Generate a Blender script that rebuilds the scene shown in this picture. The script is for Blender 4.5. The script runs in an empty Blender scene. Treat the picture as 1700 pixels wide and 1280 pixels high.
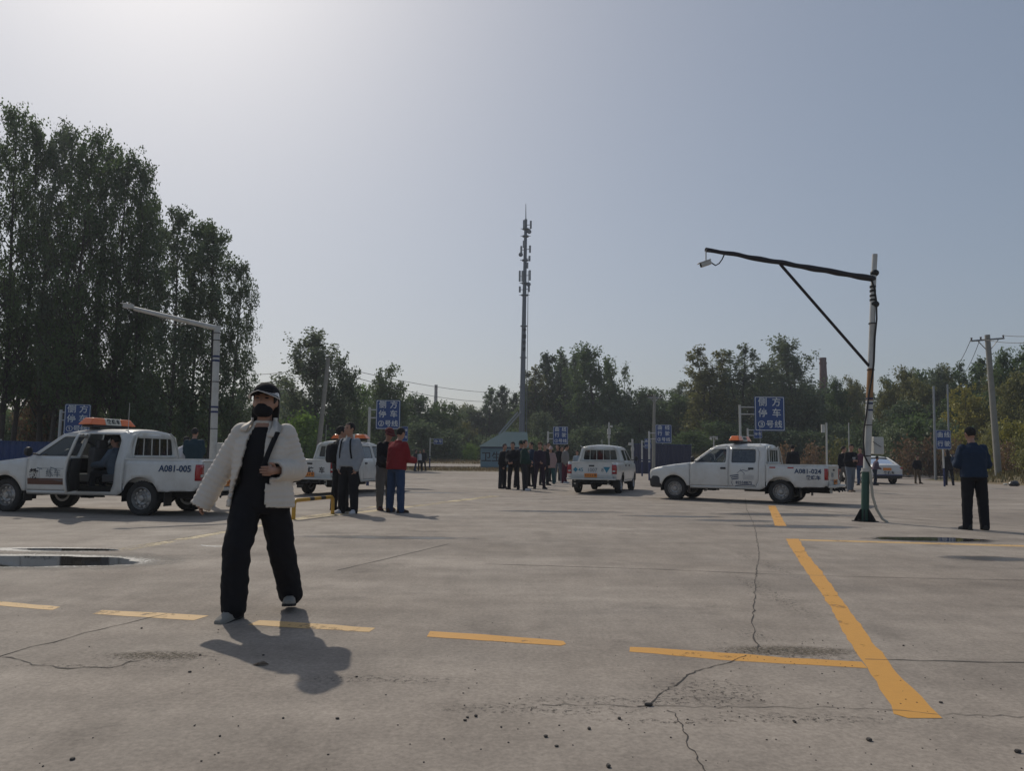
import bpy, bmesh, math, random
import numpy as np
from mathutils import Vector, Matrix, noise
from mathutils.geometry import delaunay_2d_cdt
R = math.radians
SC = bpy.context.scene
COL = SC.collection
pi = math.pi

# ------------------------------------------------------------ camera
F = 1250.0; HC = 1.17; PITCH = math.atan(120/1250); ROLL = R(0.65)
fwd = Vector((0, math.cos(PITCH), math.sin(PITCH)))
U0 = Vector((0, -math.sin(PITCH), math.cos(PITCH))); X0 = Vector((1, 0, 0))
cr = X0*math.cos(ROLL) + U0*math.sin(ROLL)
cu = -X0*math.sin(ROLL) + U0*math.cos(ROLL)
cam = bpy.data.cameras.new('camera'); camo = bpy.data.objects.new('camera', cam); COL.objects.link(camo)
m = Matrix((cr, cu, -fwd)).transposed().to_4x4(); m.translation = Vector((0, 0, HC)); camo.matrix_world = m
cam.sensor_fit = 'HORIZONTAL'; cam.sensor_width = 36; cam.lens = 36*F/1700; cam.clip_end = 3000; cam.clip_start = .05
SC.camera = camo
# ------------------------------------------------------------ world, sun, exposure
SUNV = Vector((-.92, 1.68, 1.69)).normalized()
SUN_EL = math.asin(SUNV.z); SUN_AZ = math.atan2(SUNV.x, SUNV.y)
W = bpy.data.worlds.new('World'); SC.world = W; W.use_nodes = True
nt = W.node_tree; bg = nt.nodes['Background']
sky = nt.nodes.new('ShaderNodeTexSky'); sky.sky_type = 'NISHITA'; sky.sun_disc = False
sky.sun_elevation = SUN_EL; sky.sun_rotation = SUN_AZ
sky.air_density = 1.0; sky.dust_density = 2.3; sky.ozone_density = 3.0; sky.altitude = 50
gm = nt.nodes.new('ShaderNodeGamma'); gm.inputs[1].default_value = .60
hs = nt.nodes.new('ShaderNodeHueSaturation'); hs.inputs['Saturation'].default_value = .96
nt.links.new(sky.outputs[0], gm.inputs[0]); nt.links.new(gm.outputs[0], hs.inputs['Color']); tn = nt.nodes.new('ShaderNodeMix'); tn.data_type = 'RGBA'; tn.blend_type = 'MULTIPLY'; tn.inputs[0].default_value = 1; tn.inputs[7].default_value = (.985, 1.0, 1.02, 1)
nt.links.new(hs.outputs[0], tn.inputs[6]); nt.links.new(tn.outputs[2], bg.inputs[0])
bg.inputs[1].default_value = .150
sl = bpy.data.lights.new('sun', 'SUN'); sl.energy = 2.4; sl.angle = R(.8); sl.color = (1, .92, .80)
so = bpy.data.objects.new('sun', sl); COL.objects.link(so); so.rotation_euler = (-SUNV).to_track_quat('-Z', 'Y').to_euler()
SC.view_settings.view_transform = 'Standard'; SC.view_settings.look = 'None'
SC.view_settings.gamma = 1; SC.view_settings.exposure = 0
SC.cycles.max_bounces = 6; SC.cycles.transparent_max_bounces = 12

def ray(px, py): return fwd + cr*((px-850)/F) + cu*((640-py)/F)
def gp(px, py, z=0.0):
    d = ray(px, py); t = (z-HC)/d.z; return Vector((d.x*t, d.y*t, z))
def at(px, py, Y):
    d = ray(px, py); t = Y/d.y; return Vector((d.x*t, Y, HC+d.z*t))

# ------------------------------------------------------------ materials
MATS = {}
def nodes_new(name):
    mt = bpy.data.materials.new(name); mt.use_nodes = True
    return mt, mt.node_tree, mt.node_tree.nodes, mt.node_tree.links, mt.node_tree.nodes['Principled BSDF']
def pm(name, col, rough=.6, metal=0, var=.12, scale=6, bump=0, bscale=40, coat=0, spec=.5, dirt=None, emis=0):
    if name in MATS: return MATS[name]
    mt, t, N, L, b = nodes_new(name)
    tc = N.new('ShaderNodeTexCoord'); n = N.new('ShaderNodeTexNoise'); n.inputs['Scale'].default_value = scale; n.inputs['Detail'].default_value = 5
    L.new(tc.outputs['Object'], n.inputs['Vector'])
    mx = N.new('ShaderNodeMix'); mx.data_type = 'RGBA'
    mx.inputs[6].default_value = tuple(max(0, c*(1-var)) for c in col)+(1,)
    mx.inputs[7].default_value = tuple(min(1, c*(1+var)) for c in col)+(1,)
    L.new(n.outputs['Fac'], mx.inputs[0]); out = mx.outputs[2]
    if dirt:
        n2 = N.new('ShaderNodeTexNoise'); n2.inputs['Scale'].default_value = 2.3; n2.inputs['Detail'].default_value = 8; n2.inputs['Roughness'].default_value = .7
        L.new(tc.outputs['Object'], n2.inputs['Vector'])
        cr_ = N.new('ShaderNodeMapRange'); cr_.inputs[1].default_value = .45; cr_.inputs[2].default_value = .8; cr_.inputs[4].default_value = .7
        L.new(n2.outputs['Fac'], cr_.inputs[0])
        m2 = N.new('ShaderNodeMix'); m2.data_type = 'RGBA'; m2.inputs[7].default_value = tuple(dirt)+(1,)
        L.new(cr_.outputs[0], m2.inputs[0]); L.new(out, m2.inputs[6]); out = m2.outputs[2]
    L.new(out, b.inputs['Base Color'])
    b.inputs['Roughness'].default_value = rough; b.inputs['Metallic'].default_value = metal
    b.inputs['Coat Weight'].default_value = coat; b.inputs['Coat Roughness'].default_value = .15
    b.inputs['Specular IOR Level'].default_value = spec
    if bump:
        nb = N.new('ShaderNodeTexNoise'); nb.inputs['Scale'].default_value = bscale; nb.inputs['Detail'].default_value = 4
        L.new(tc.outputs['Object'], nb.inputs['Vector'])
        bp = N.new('ShaderNodeBump'); bp.inputs['Strength'].default_value = bump; bp.inputs['Distance'].default_value = .01
        L.new(nb.outputs['Fac'], bp.inputs['Height']); L.new(bp.outputs[0], b.inputs['Normal'])
    MATS[name] = mt; return mt
def glass_mat(name, tint, refl=.12, dens=.6):
    if name in MATS: return MATS[name]
    mt, t, N, L, b = nodes_new(name); N.remove(b); out = N['Material Output']
    tr = N.new('ShaderNodeBsdfTransparent'); tr.inputs[0].default_value = tuple(tint)+(1,)
    gl = N.new('ShaderNodeBsdfGlossy'); gl.inputs['Roughness'].default_value = .04; gl.inputs[0].default_value = (.9, .95, 1, 1)
    fr = N.new('ShaderNodeFresnel'); fr.inputs[0].default_value = 1.5
    mr = N.new('ShaderNodeMath'); mr.operation = 'ADD'; mr.inputs[1].default_value = refl; mr.use_clamp = True
    L.new(fr.outputs[0], mr.inputs[0])
    df = N.new('ShaderNodeBsdfDiffuse'); df.inputs[0].default_value = (.12, .12, .11, 1)
    ma = N.new('ShaderNodeMixShader'); ma.inputs[0].default_value = 1-dens
    tcn = N.new('ShaderNodeTexCoord'); nn = N.new('ShaderNodeTexNoise'); nn.inputs['Scale'].default_value = 3
    L.new(tcn.outputs['Object'], nn.inputs['Vector'])
    mm = N.new('ShaderNodeMath'); mm.operation = 'MULTIPLY'; mm.inputs[1].default_value = (1-dens)*2; L.new(nn.outputs['Fac'], mm.inputs[0]); L.new(mm.outputs[0], ma.inputs[0])
    L.new(tr.outputs[0], ma.inputs[1]); L.new(df.outputs[0], ma.inputs[2])
    mx = N.new('ShaderNodeMixShader'); L.new(mr.outputs[0], mx.inputs[0]); L.new(ma.outputs[0], mx.inputs[1]); L.new(gl.outputs[0], mx.inputs[2])
    L.new(mx.outputs[0], out.inputs[0]); MATS[name] = mt; return mt
def leaf_mat(name, c1, c2, tl=.4):
    if name in MATS: return MATS[name]
    mt, t, N, L, b = nodes_new(name); N.remove(b); out = N['Material Output']
    g = N.new('ShaderNodeNewGeometry'); oi = N.new('ShaderNodeObjectInfo')
    tc = N.new('ShaderNodeTexCoord'); n = N.new('ShaderNodeTexNoise'); n.inputs['Scale'].default_value = .5; n.inputs['Detail'].default_value = 3
    L.new(tc.outputs['Object'], n.inputs['Vector'])
    a = N.new('ShaderNodeMath'); a.operation = 'ADD'; L.new(g.outputs['Random Per Island'], a.inputs[0]); L.new(n.outputs['Fac'], a.inputs[1])
    a2 = N.new('ShaderNodeMath'); a2.operation = 'ADD'; L.new(a.outputs[0], a2.inputs[0]); L.new(oi.outputs['Random'], a2.inputs[1])
    a3 = N.new('ShaderNodeMath'); a3.operation = 'MULTIPLY'; a3.inputs[1].default_value = .36; L.new(a2.outputs[0], a3.inputs[0])
    mx = N.new('ShaderNodeMix'); mx.data_type = 'RGBA'; mx.inputs[6].default_value = tuple(c1)+(1,); mx.inputs[7].default_value = tuple(c2)+(1,)
    L.new(a3.outputs[0], mx.inputs[0])
    df = N.new('ShaderNodeBsdfDiffuse'); ts = N.new('ShaderNodeBsdfTranslucent'); gl = N.new('ShaderNodeBsdfGlossy'); gl.inputs['Roughness'].default_value = .55
    gl.inputs[0].default_value = (.6, .62, .6, 1)
    for s_ in (df, ts): L.new(mx.outputs[2], s_.inputs[0])
    m1 = N.new('ShaderNodeMixShader'); m1.inputs[0].default_value = tl; L.new(df.outputs[0], m1.inputs[1]); L.new(ts.outputs[0], m1.inputs[2])
    m2 = N.new('ShaderNodeMixShader'); m2.inputs[0].default_value = .05; L.new(m1.outputs[0], m2.inputs[1]); L.new(gl.outputs[0], m2.inputs[2])
    L.new(m2.outputs[0], out.inputs[0]); MATS[name] = mt; return mt

# ------------------------------------------------------------ mesh builder
class MB:
    def __init__(s): s.v = []; s.f = []; s.mi = []; s.cur = 0
    def add(s, vs, fs, M=None):
        o = len(s.v)
        s.v += [tuple(M @ Vector(q)) if M is not None else tuple(q) for q in vs]
        s.f += [tuple(i+o for i in q) for q in fs]; s.mi += [s.cur]*len(fs); return s
    def box(s, c, d, M=None):
        x, y, z = (q/2 for q in d)
        vs = [(c[0]+i*x, c[1]+j*y, c[2]+k*z) for i in (-1, 1) for j in (-1, 1) for k in (-1, 1)]
        return s.add(vs, [(0, 1, 3, 2), (4, 6, 7, 5), (0, 4, 5, 1), (2, 3, 7, 6), (0, 2, 6, 4), (1, 5, 7, 3)], M)
    def loft(s, rings, cap=True, closed=True, M=None):
        n = len(rings[0]); vs = [q for r in rings for q in r]; fs = []
        for i in range(len(rings)-1):
            for j in range(n if closed else n-1):
                k = (j+1) % n; fs.append((i*n+j, i*n+k, (i+1)*n+k, (i+1)*n+j))
        if cap and closed: fs.append(tuple(range(n-1, -1, -1))); fs.append(tuple((len(rings)-1)*n+j for j in range(n)))
        return s.add(vs, fs, M)
    def tube(s, pts, rad, n=10, cap=True, M=None, flat=1):
        pts = [Vector(p) for p in pts]
        if not hasattr(rad, '__len__'): rad = [rad]*len(pts)
        rings = []; prev = None
        for i, p in enumerate(pts):
            d = (pts[min(i+1, len(pts)-1)]-pts[max(i-1, 0)])
            d = d.normalized() if d.length > 1e-9 else Vector((0, 0, 1))
            if prev is None:
                a = Vector((0, 0, 1)) if abs(d.z) < .9 else Vector((1, 0, 0)); u = d.cross(a).normalized()
            else: u = (prev-d*prev.dot(d)).normalized()
            prev = u; w = d.cross(u)
            rings.append([p+u*(rad[i]*math.cos(2*pi*k/n))+w*(rad[i]*flat*math.sin(2*pi*k/n)) for k in range(n)])
        return s.loft(rings, cap, True, M)
    def cap(s, a, b, ra, rb, n=12):       # tapered capsule
        a = Vector(a); b = Vector(b); d = (b-a); l = d.length; d = d/l if l > 1e-9 else Vector((0, 0, 1))
        pts = []; rr = []
        for t in (-90, -65, -40, -15): pts.append(a+d*(ra*math.sin(R(t)))); rr.append(max(.0008, ra*math.cos(R(t))))
        for t in (0, .5, 1): pts.append(a+(b-a)*t); rr.append(ra+(rb-ra)*t)
        for t in (15, 40, 65, 90): pts.append(b+d*(rb*math.sin(R(t)))); rr.append(max(.0008, rb*math.cos(R(t))))
        return s.tube(pts, rr, n)
    def ell(s, c, r, n=14, M=None):
        m_ = n//2+1; rings = []
        for i in range(1, m_):
            t = pi*i/m_
            rings.append([(c[0]+r[0]*math.sin(t)*math.cos(2*pi*k/n), c[1]+r[1]*math.sin(t)*math.sin(2*pi*k/n), c[2]-r[2]*math.cos(t)) for k in range(n)])
        return s.loft(rings, True, True, M)
    def prism(s, poly, y0, y1, M=None):   # polygon in xz, extruded along y
        n = len(poly); vs = [(p[0], y0, p[1]) for p in poly]+[(p[0], y1, p[1]) for p in poly]
        return s.add(vs, [tuple(range(n)), tuple(range(2*n-1, n-1, -1))]+[(i, i+n, (i+1) % n+n, (i+1) % n) for i in range(n)], M)
    def sheet(s, poly, z):
        return s.add([(p[0], p[1], z) for p in poly], [tuple(range(len(poly)))])
    def mesh(s, name='m', smooth=True, ang=40, fix=True):
        me = bpy.data.meshes.new(name); me.from_pydata([tuple(q) for q in s.v], [], s.f)
        if fix:
            b = bmesh.new(); b.from_mesh(me); bmesh.ops.recalc_face_normals(b, faces=b.faces); b.to_mesh(me); b.free()
        me.polygons.foreach_set('material_index', s.mi)
        if smooth:
            me.shade_smooth(); me.set_sharp_from_angle(angle=R(ang))
        return me
    def build(s, name, mats, parent=None, smooth=True, ang=40, bevel=0, fix=True, loc=None):
        return put(name, s.mesh(name, smooth, ang, fix), mats, parent, bevel, loc)
def put(name, me, mats, parent=None, bevel=0, loc=None):
    if not isinstance(mats, (list, tuple)): mats = [mats]
    me.materials.clear()
    for q in mats: me.materials.append(q)
    o = bpy.data.objects.new(name, me); COL.objects.link(o)
    if parent: o.parent = parent
    if loc: o.location = loc
    if bevel:
        b = o.modifiers.new('bevel', 'BEVEL'); b.width = bevel; b.segments = 2; b.limit_method = 'ANGLE'
    return o
def tag(o, label=None, cat=None, group=None, kind=None):
    if label: o['label'] = label
    if cat: o['category'] = cat
    if group: o['group'] = group
    if kind: o['kind'] = kind
    return o
def thing(name, label, cat, loc=(0, 0, 0), rz=0, group=None):
    o = bpy.data.objects.new(name, None); COL.objects.link(o); o.location = loc; o.rotation_euler = (0, 0, rz)
    o.empty_display_size = .2
    return tag(o, label, cat, group)
def evalmesh(o):
    dg = bpy.context.evaluated_depsgraph_get(); dg.update()
    return bpy.data.meshes.new_from_object(o.evaluated_get(dg))
def remesh(mb, vox, it=3):
    o = mb.build('tmp', [], smooth=False, fix=False)
    r = o.modifiers.new('r', 'REMESH'); r.mode = 'VOXEL'; r.voxel_size = vox; r.adaptivity = 0
    if it:
        q = o.modifiers.new('s', 'SMOOTH'); q.factor = .5; q.iterations = it
    me = evalmesh(o); old = o.data; bpy.data.objects.remove(o); bpy.data.meshes.remove(old)
    me.shade_smooth(); return me
_txt = {}
def text_mesh(s, size, bold=.012, ext=.002):
    k = (s, size, bold)
    if k in _txt: return _txt[k].copy()
    c = bpy.data.curves.new('t', 'FONT'); c.body = s; c.size = size; c.align_x = 'CENTER'; c.align_y = 'CENTER'
    c.offset = bold*size; c.extrude = ext; c.resolution_u = 2
    o = bpy.data.objects.new('t', c); COL.objects.link(o); me = evalmesh(o); bpy.data.objects.remove(o)
    _txt[k] = me; return me.copy()
def text(s, size, mt, parent, M, bold=.012, name='lettering'):
    me = text_mesh(s, size, bold); me.transform(M)
    return put(name, me, mt, parent)
def smst(a, b, x):
    t = max(0, min(1, (x-a)/(b-a))); return t*t*(3-2*t)
def interp(tab, x):
    if x <= tab[0][0]: return tab[0][1]
    for (a, u), (b, w) in zip(tab, tab[1:]):
        if x <= b: return u+(w-u)*(x-a)/(b-a)
    return tab[-1][1]
# ------------------------------------------------------------ terrain
def terr(x, y):
    z = .042*min(max(y-63, 0), 20)
    ax, ay, bx, by = 24, 54, 62, 104
    t = max(0, min(1.4, ((x-ax)*(bx-ax)+(y-ay)*(by-ay))/((bx-ax)**2+(by-ay)**2)))
    d = math.hypot(x-ax-t*(bx-ax), y-ay-t*(by-ay))
    z += 2.2*smst(5.5, 22, d)*max(smst(61, 68, y)*smst(14, 26, x), smst(27, 31, x))
    return z
def ground_mat():
    mt, t, N, L, b = nodes_new('dry earth and grass')
    tc = N.new('ShaderNodeTexCoord'); n = N.new('ShaderNodeTexNoise'); n.inputs['Scale'].default_value = .35; n.inputs['Detail'].default_value = 8
    n2 = N.new('ShaderNodeTexNoise'); n2.inputs['Scale'].default_value = 4; n2.inputs['Detail'].default_value = 6
    L.new(tc.outputs['Object'], n.inputs[0]); L.new(tc.outputs['Object'], n2.inputs[0])
    r = N.new('ShaderNodeValToRGB'); r.color_ramp.elements[0].position = .35; r.color_ramp.elements[0].color = (.06, .065, .03, 1)
    r.color_ramp.elements[1].position = .62; r.color_ramp.elements[1].color = (.17, .125, .07, 1)
    e = r.color_ramp.elements.new(.5); e.color = (.12, .1, .05, 1)
    L.new(n.outputs[0], r.inputs[0])
    mx = N.new('ShaderNodeMix'); mx.data_type = 'RGBA'; mx.blend_type = 'MULTIPLY'; mx.inputs[0].default_value = .6
    r2 = N.new('ShaderNodeMapRange'); r2.inputs[3].default_value = .5; r2.inputs[4].default_value = 1.5; L.new(n2.outputs[0], r2.inputs[0])
    L.new(r.outputs[0], mx.inputs[6]); L.new(r2.outputs[0], mx.inputs[7]); L.new(mx.outputs[2], b.inputs['Base Color'])
    b.inputs['Roughness'].default_value = .95
    return mt
M_GROUND = ground_mat()
def concrete_mat(name, lo, hi, damp=True):
    mt, t, N, L, b = nodes_new(name)
    tc = N.new('ShaderNodeTexCoord')
    def nz(s, d, r=.55, sx=1, sy=1, off=0):
        mp = N.new('ShaderNodeMapping'); mp.inputs['Scale'].default_value = (sx, sy, 1); mp.inputs['Location'].default_value = (off, off, 0)
        L.new(tc.outputs['Object'], mp.inputs[0])
        n = N.new('ShaderNodeTexNoise'); n.inputs['Scale'].default_value = s; n.inputs['Detail'].default_value = d; n.inputs['Roughness'].default_value = r
        L.new(mp.outputs[0], n.inputs[0]); return n.outputs[0]
    def rng(o, a, b_, c, d):
        q = N.new('ShaderNodeMapRange'); q.inputs[1].default_value = a; q.inputs[2].default_value = b_; q.inputs[3].default_value = c; q.inputs[4].default_value = d
        L.new(o, q.inputs[0]); return q.outputs[0]
    def mul(a, c):
        q = N.new('ShaderNodeMath'); q.operation = 'MULTIPLY'; L.new(a, q.inputs[0]); L.new(c, q.inputs[1]); return q.outputs[0]
    big = rng(nz(.22, 6), .3, .7, 0, 1)
    mid = rng(nz(1.6, 9, .7), .3, .7, .80, 1.17)
    streak = rng(nz(.5, 6, .6, .35, 2.2, 7), .35, .7, .84, 1.13)
    sweep = rng(nz(3, 7, .65, 1.6, .35, 3), .35, .7, .93, 1.06)
    fine = rng(nz(38, 6, .75), .3, .7, .74, 1.23)
    stain = rng(nz(.9, 9, .7, 1, 1, 31), .56, .72, 1, .66)
    grit = rng(nz(120, 3, .8, 1, 1, 5), .64, .74, 1, .55)
    mx = N.new('ShaderNodeMix'); mx.data_type = 'RGBA'; mx.inputs[6].default_value = tuple(lo)+(1,); mx.inputs[7].default_value = tuple(hi)+(1,)
    L.new(big, mx.inputs[0])
    k = mul(mul(mul(mid, streak), mul(fine, stain)), mul(sweep, grit))
    m2 = N.new('ShaderNodeMix'); m2.data_type = 'RGBA'; m2.blend_type = 'MULTIPLY'; m2.inputs[0].default_value = 1
    L.new(mx.outputs[2], m2.inputs[6]); L.new(k, m2.inputs[7]); L.new(m2.outputs[2], b.inputs['Base Color'])
    L.new(rng(nz(.7, 6, .6, 1, 1, 12), .3, .7, .7, .95), b.inputs['Roughness'])
    b.inputs['Specular IOR Level'].default_value = .18
    bp = N.new('ShaderNodeBump'); bp.inputs['Strength'].default_value = .35; bp.inputs['Distance'].default_value = .004
    ad = N.new('ShaderNodeMath'); ad.operation = 'ADD'; L.new(nz(25, 8, .7), ad.inputs[0]); L.new(nz(4, 5, .6), ad.inputs[1])
    L.new(ad.outputs[0], bp.inputs['Height']); L.new(bp.outputs[0], b.inputs['Normal'])
    return mt
M_CONC = concrete_mat('worn concrete', (.275, .235, .198), (.360, .314, .268))
M_PATH = concrete_mat('pale path concrete', (.27, .235, .205), (.33, .29, .26))

g = MB(); xs = [-900, -500, -250, -150, -110]+list(np.arange(-90, 130.1, 3))+[150, 200, 350, 900]
ys = [-60, -20, 0, 30]+list(np.arange(36, 130.1, 2))+[160, 220, 400, 900, 1600]
vs = []
for y in ys:
    for x in xs: vs.append((x, y, terr(x, y)+(.12*noise.noise(Vector((x*.2, y*.2, 0)))+.0 if (y > 66 and terr(x, y) > .1) else 0)))
n = len(xs); g.add(vs, [(j*n+i, j*n+i+1, (j+1)*n+i+1, (j+1)*n+i) for j in range(len(ys)-1) for i in range(n-1)])
tag(g.build('ground', M_GROUND, fix=False), kind='structure')
g = MB(); g.sheet([(-30, -10), (60, -10), (34, 20), (27, 38), (28, 51), (24, 57), (14, 62.6), (-12.5, 62.6), (-14.5, 48), (-20, 33), (-30, 29)], .004)
tag(g.build('concrete_yard', M_CONC, fix=False), kind='structure')
g = MB(); A = [(18, 60.5), (28, 51.2), (62, 98), (52, 100)]; rows = []
for i in range(13):
    t = i/12; a = Vector((A[0][0]+(A[3][0]-A[0][0])*t, A[0][1]+(A[3][1]-A[0][1])*t)); b_ = Vector((A[1][0]+(A[2][0]-A[1][0])*t, A[1][1]+(A[2][1]-A[1][1])*t))
    rows.append([(a.x+(b_.x-a.x)*k/6, a.y+(b_.y-a.y)*k/6, terr(a.x+(b_.x-a.x)*k/6, a.y+(b_.y-a.y)*k/6)+.03) for k in range(7)])
g.loft(rows, closed=False)
tag(g.build('road', M_PATH, fix=False), kind='structure')
g = MB(); rows = []
for i in range(50):
    x = -80+i*2.0; yy = 69+.6*math.sin(x*.08)
    rows.append([(x, yy+k*1.7, max(terr(x, yy+k*1.7), 0)+.06) for k in range(4)])
g.loft(rows, closed=False)
tag(g.build('path', M_PATH, fix=False), kind='structure')

# ------------------------------------------------------------ ground markings, cracks, puddles
def paint_mat(name, col, wear=.5, edge=.5):
    mt, t, N, L, b = nodes_new(name)
    tc = N.new('ShaderNodeTexCoord'); n = N.new('ShaderNodeTexNoise'); n.inputs['Scale'].default_value = 14; n.inputs['Detail'].default_value = 9; n.inputs['Roughness'].default_value = .75
    L.new(tc.outputs['Object'], n.inputs[0])
    n3 = N.new('ShaderNodeTexNoise'); n3.inputs['Scale'].default_value = 2.2; n3.inputs['Detail'].default_value = 4; L.new(tc.outputs['Object'], n3.inputs[0])
    q = N.new('ShaderNodeMapRange'); q.inputs[1].default_value = .5+wear*.3; q.inputs[2].default_value = .62+wear*.3; q.inputs[3].default_value = 1; q.inputs[4].default_value = 0
    a = N.new('ShaderNodeMath'); a.operation = 'MULTIPLY_ADD'; a.inputs[1].default_value = .6; a.inputs[2].default_value = 0; L.new(n3.outputs[0], a.inputs[0])
    a2 = N.new('ShaderNodeMath'); a2.operation = 'MULTIPLY_ADD'; a2.inputs[1].default_value = .75; L.new(n.outputs[0], a2.inputs[0]); L.new(a.outputs[0], a2.inputs[2])
    L.new(a2.outputs[0], q.inputs[0]); L.new(q.outputs[0], b.inputs['Alpha'])
    mx = N.new('ShaderNodeMix'); mx.data_type = 'RGBA'; mx.inputs[6].default_value = tuple(c*.82 for c in col)+(1,); mx.inputs[7].default_value = tuple(min(1, c*1.12) for c in col)+(1,)
    L.new(n.outputs[0], mx.inputs[0]); L.new(mx.outputs[2], b.inputs['Base Color']); b.inputs['Roughness'].default_value = .7
    return mt
M_YEL = paint_mat('yellow road paint', (.60, .30, .055), .85)
M_YEL2 = paint_mat('sun bleached yellow paint', (.58, .37, .15), .75)
M_YEL3 = paint_mat('faded yellow paint', (.50, .40, .23), .45)
rnd = random.Random(5)
def mark(px, z=.009, mt=None, name='road_marking', jit=.009):
    pts = [gp(x, y) for x, y in px]; out = []
    for i, p in enumerate(pts):
        q = pts[(i+1) % len(pts)]; l = (q-p).length; n = max(1, int(l/.12)) if l < 12 else 30
        for k in range(n):
            w = p.lerp(q, k/n); out.append((w.x+rnd.uniform(-jit, jit), w.y+rnd.uniform(-jit, jit)))
    z = .004+(z-.004)*.35; g = MB(); g.sheet(out, z); o = g.build(name, mt or M_YEL, fix=False, smooth=False); return tag(o, kind='structure')
mark([(1304, 895.5), (1326, 895.5), (1341, 922), (1370.6, 958), (1396, 994), (1422, 1030.6), (1450, 1068), (1483.5, 1110.6), (1511.8, 1143.5), (1564, 1194.5), (1507, 1194), (1486, 1188.7), (1455, 1134), (1432, 1100), (1408, 1063.5), (1380, 1012), (1342, 955), (1314, 913)], name='road_marking')
mark([(1046, 1075.5), (1080, 1077), (1238, 1088), (1305, 1094), (1431, 1100), (1437, 1111), (1303, 1103.5), (1200, 1097.5), (1047, 1083.5)], z=.0068)
mark([(714, 1050), (800, 1055), (936, 1066), (938, 1071), (932, 1074.5), (800, 1065), (710, 1059)])
mark([(430, 1031), (520, 1037), (622, 1044), (612, 1051.5), (500, 1044.5), (414, 1038.5)], mt=M_YEL2)
mark([(169, 1014.6), (260, 1018.5), (348, 1024), (321, 1032), (240, 1026.5), (153.5, 1020.5)], mt=M_YEL2)
mark([(-90, 994), (0, 1000), (102, 1009), (85, 1014.5), (0, 1007), (-100, 1001)], mt=M_YEL2)
mark([(1275, 840), (1287, 840), (1306, 874), (1287, 874)])
mark([(1327, 896), (1500, 900.5), (1760, 907.5), (1760, 910.5), (1500, 903), (1329, 898.5)], mt=M_YEL2, z=.0068)
mark([(180, 914), (370, 882.5), (480, 862), (640, 845), (815, 823.5), (830, 824.5), (650, 847), (484, 865), (372, 886.5), (200, 917)], mt=M_YEL3, jit=.01)
mark([(500, 858), (555, 851), (640, 838), (642, 839.5), (556, 854), (500, 861)], mt=M_YEL3, z=.0068)
mark([(1090, 792.5), (1250, 796), (1250, 797), (1090, 793.5)], mt=M_YEL3)
M_CRK = pm('dark crack', (.06, .052, .045), .95, var=.3, scale=30)
M_JNT = pm('joint filler', (.13, .115, .10), .95, var=.3, scale=9)
def strip(px, w, mt, name, z=.0115, jag=.02, seg=.09, wvar=.6):
    z = .004+(z-.004)*.35; pts = [gp(x, y) for x, y in px]; path = []
    for p, q in zip(pts, pts[1:]):
        n = max(1, min(90, int((q-p).length/seg)))
        for k in range(n): path.append(p.lerp(q, k/n))
    path.append(pts[-1]); g = MB(); vs = []
    for i, p in enumerate(path):
        d = (path[min(i+1, len(path)-1)]-path[max(0, i-1)]); nn = Vector((-d.y, d.x, 0)).normalized()
        c = p+nn*(rnd.uniform(-jag, jag)); ww = w*(1+rnd.uniform(-wvar, wvar))*.5
        vs += [(c.x-nn.x*ww, c.y-nn.y*ww, z), (c.x+nn.x*ww, c.y+nn.y*ww, z)]
    g.add(vs, [(2*i, 2*i+1, 2*i+3, 2*i+2) for i in range(len(path)-1)])
    return tag(g.build(name, mt, fix=False, smooth=False), kind='structure')
def z8(L): return [(900+x/2.125, 800+y/2.125) for x, y in L]
def z7(L): return [(x/2.833, 860+y/2.833) for x, y in L]
strip(z8([(716, 60), (722, 100), (735, 125), (750, 160), (765, 250), (755, 330), (748, 420), (742, 500), (748, 555), (768, 605)]), .0075, M_CRK, 'pavement_crack', jag=.012)
strip(z8([(722, 616), (660, 640), (600, 655), (510, 685), (490, 710), (450, 730), (385, 780), (370, 796), (335, 798)]), .0065, M_CRK, 'pavement_crack', jag=.008, seg=.03)
strip(z8([(440, 812), (470, 822), (475, 840), (497, 870), (497, 885), (515, 908), (508, 922), (512, 938), (545, 965), (548, 985), (575, 1030)]), .005, M_CRK, 'pavement_crack', jag=.007, seg=.025)
strip(z7([(-60, 680), (0, 655), (150, 610), (250, 590), (400, 545), (600, 500), (700, 475), (785, 455)]), .008, M_CRK, 'pavement_crack', jag=.006)
strip(z8([(-200, 292), (0, 298), (430, 312), (860, 330), (1300, 342), (1800, 352)]), .012, M_JNT, 'pavement_joint', jag=.006, seg=.3)
strip([(560, 948), (650, 927), (745, 904)], .016, M_JNT, 'pavement_joint', jag=.004, seg=.2)
strip([(240, 905), (420, 874), (520, 858), (700, 838)], .02, M_JNT, 'pavement_joint', jag=.01, seg=.3)
strip(z8([(1140, 630), (1400, 636), (1600, 640), (1800, 643)]), .012, M_JNT, 'pavement_joint', jag=.008)
strip(z8([(0, 790), (330, 797), (700, 800), (1100, 803), (1500, 830), (1800, 835)]), .0045, M_JNT, 'pavement_joint', jag=.02, seg=.05)
strip([(0, 1093), (60, 1104), (120, 1110), (180, 1109), (230, 1098)], .010, M_JNT, 'pavement_crack', jag=.03, seg=.05, wvar=.9)
strip([(900, 815), (1250, 838), (1500, 862), (1800, 882)], .03, M_JNT, 'pavement_joint', jag=.01, seg=.4)
strip([(760, 833), (1000, 826), (1400, 812), (1650, 806)], .03, M_JNT, 'pavement_joint', jag=.01, seg=.5)
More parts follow.
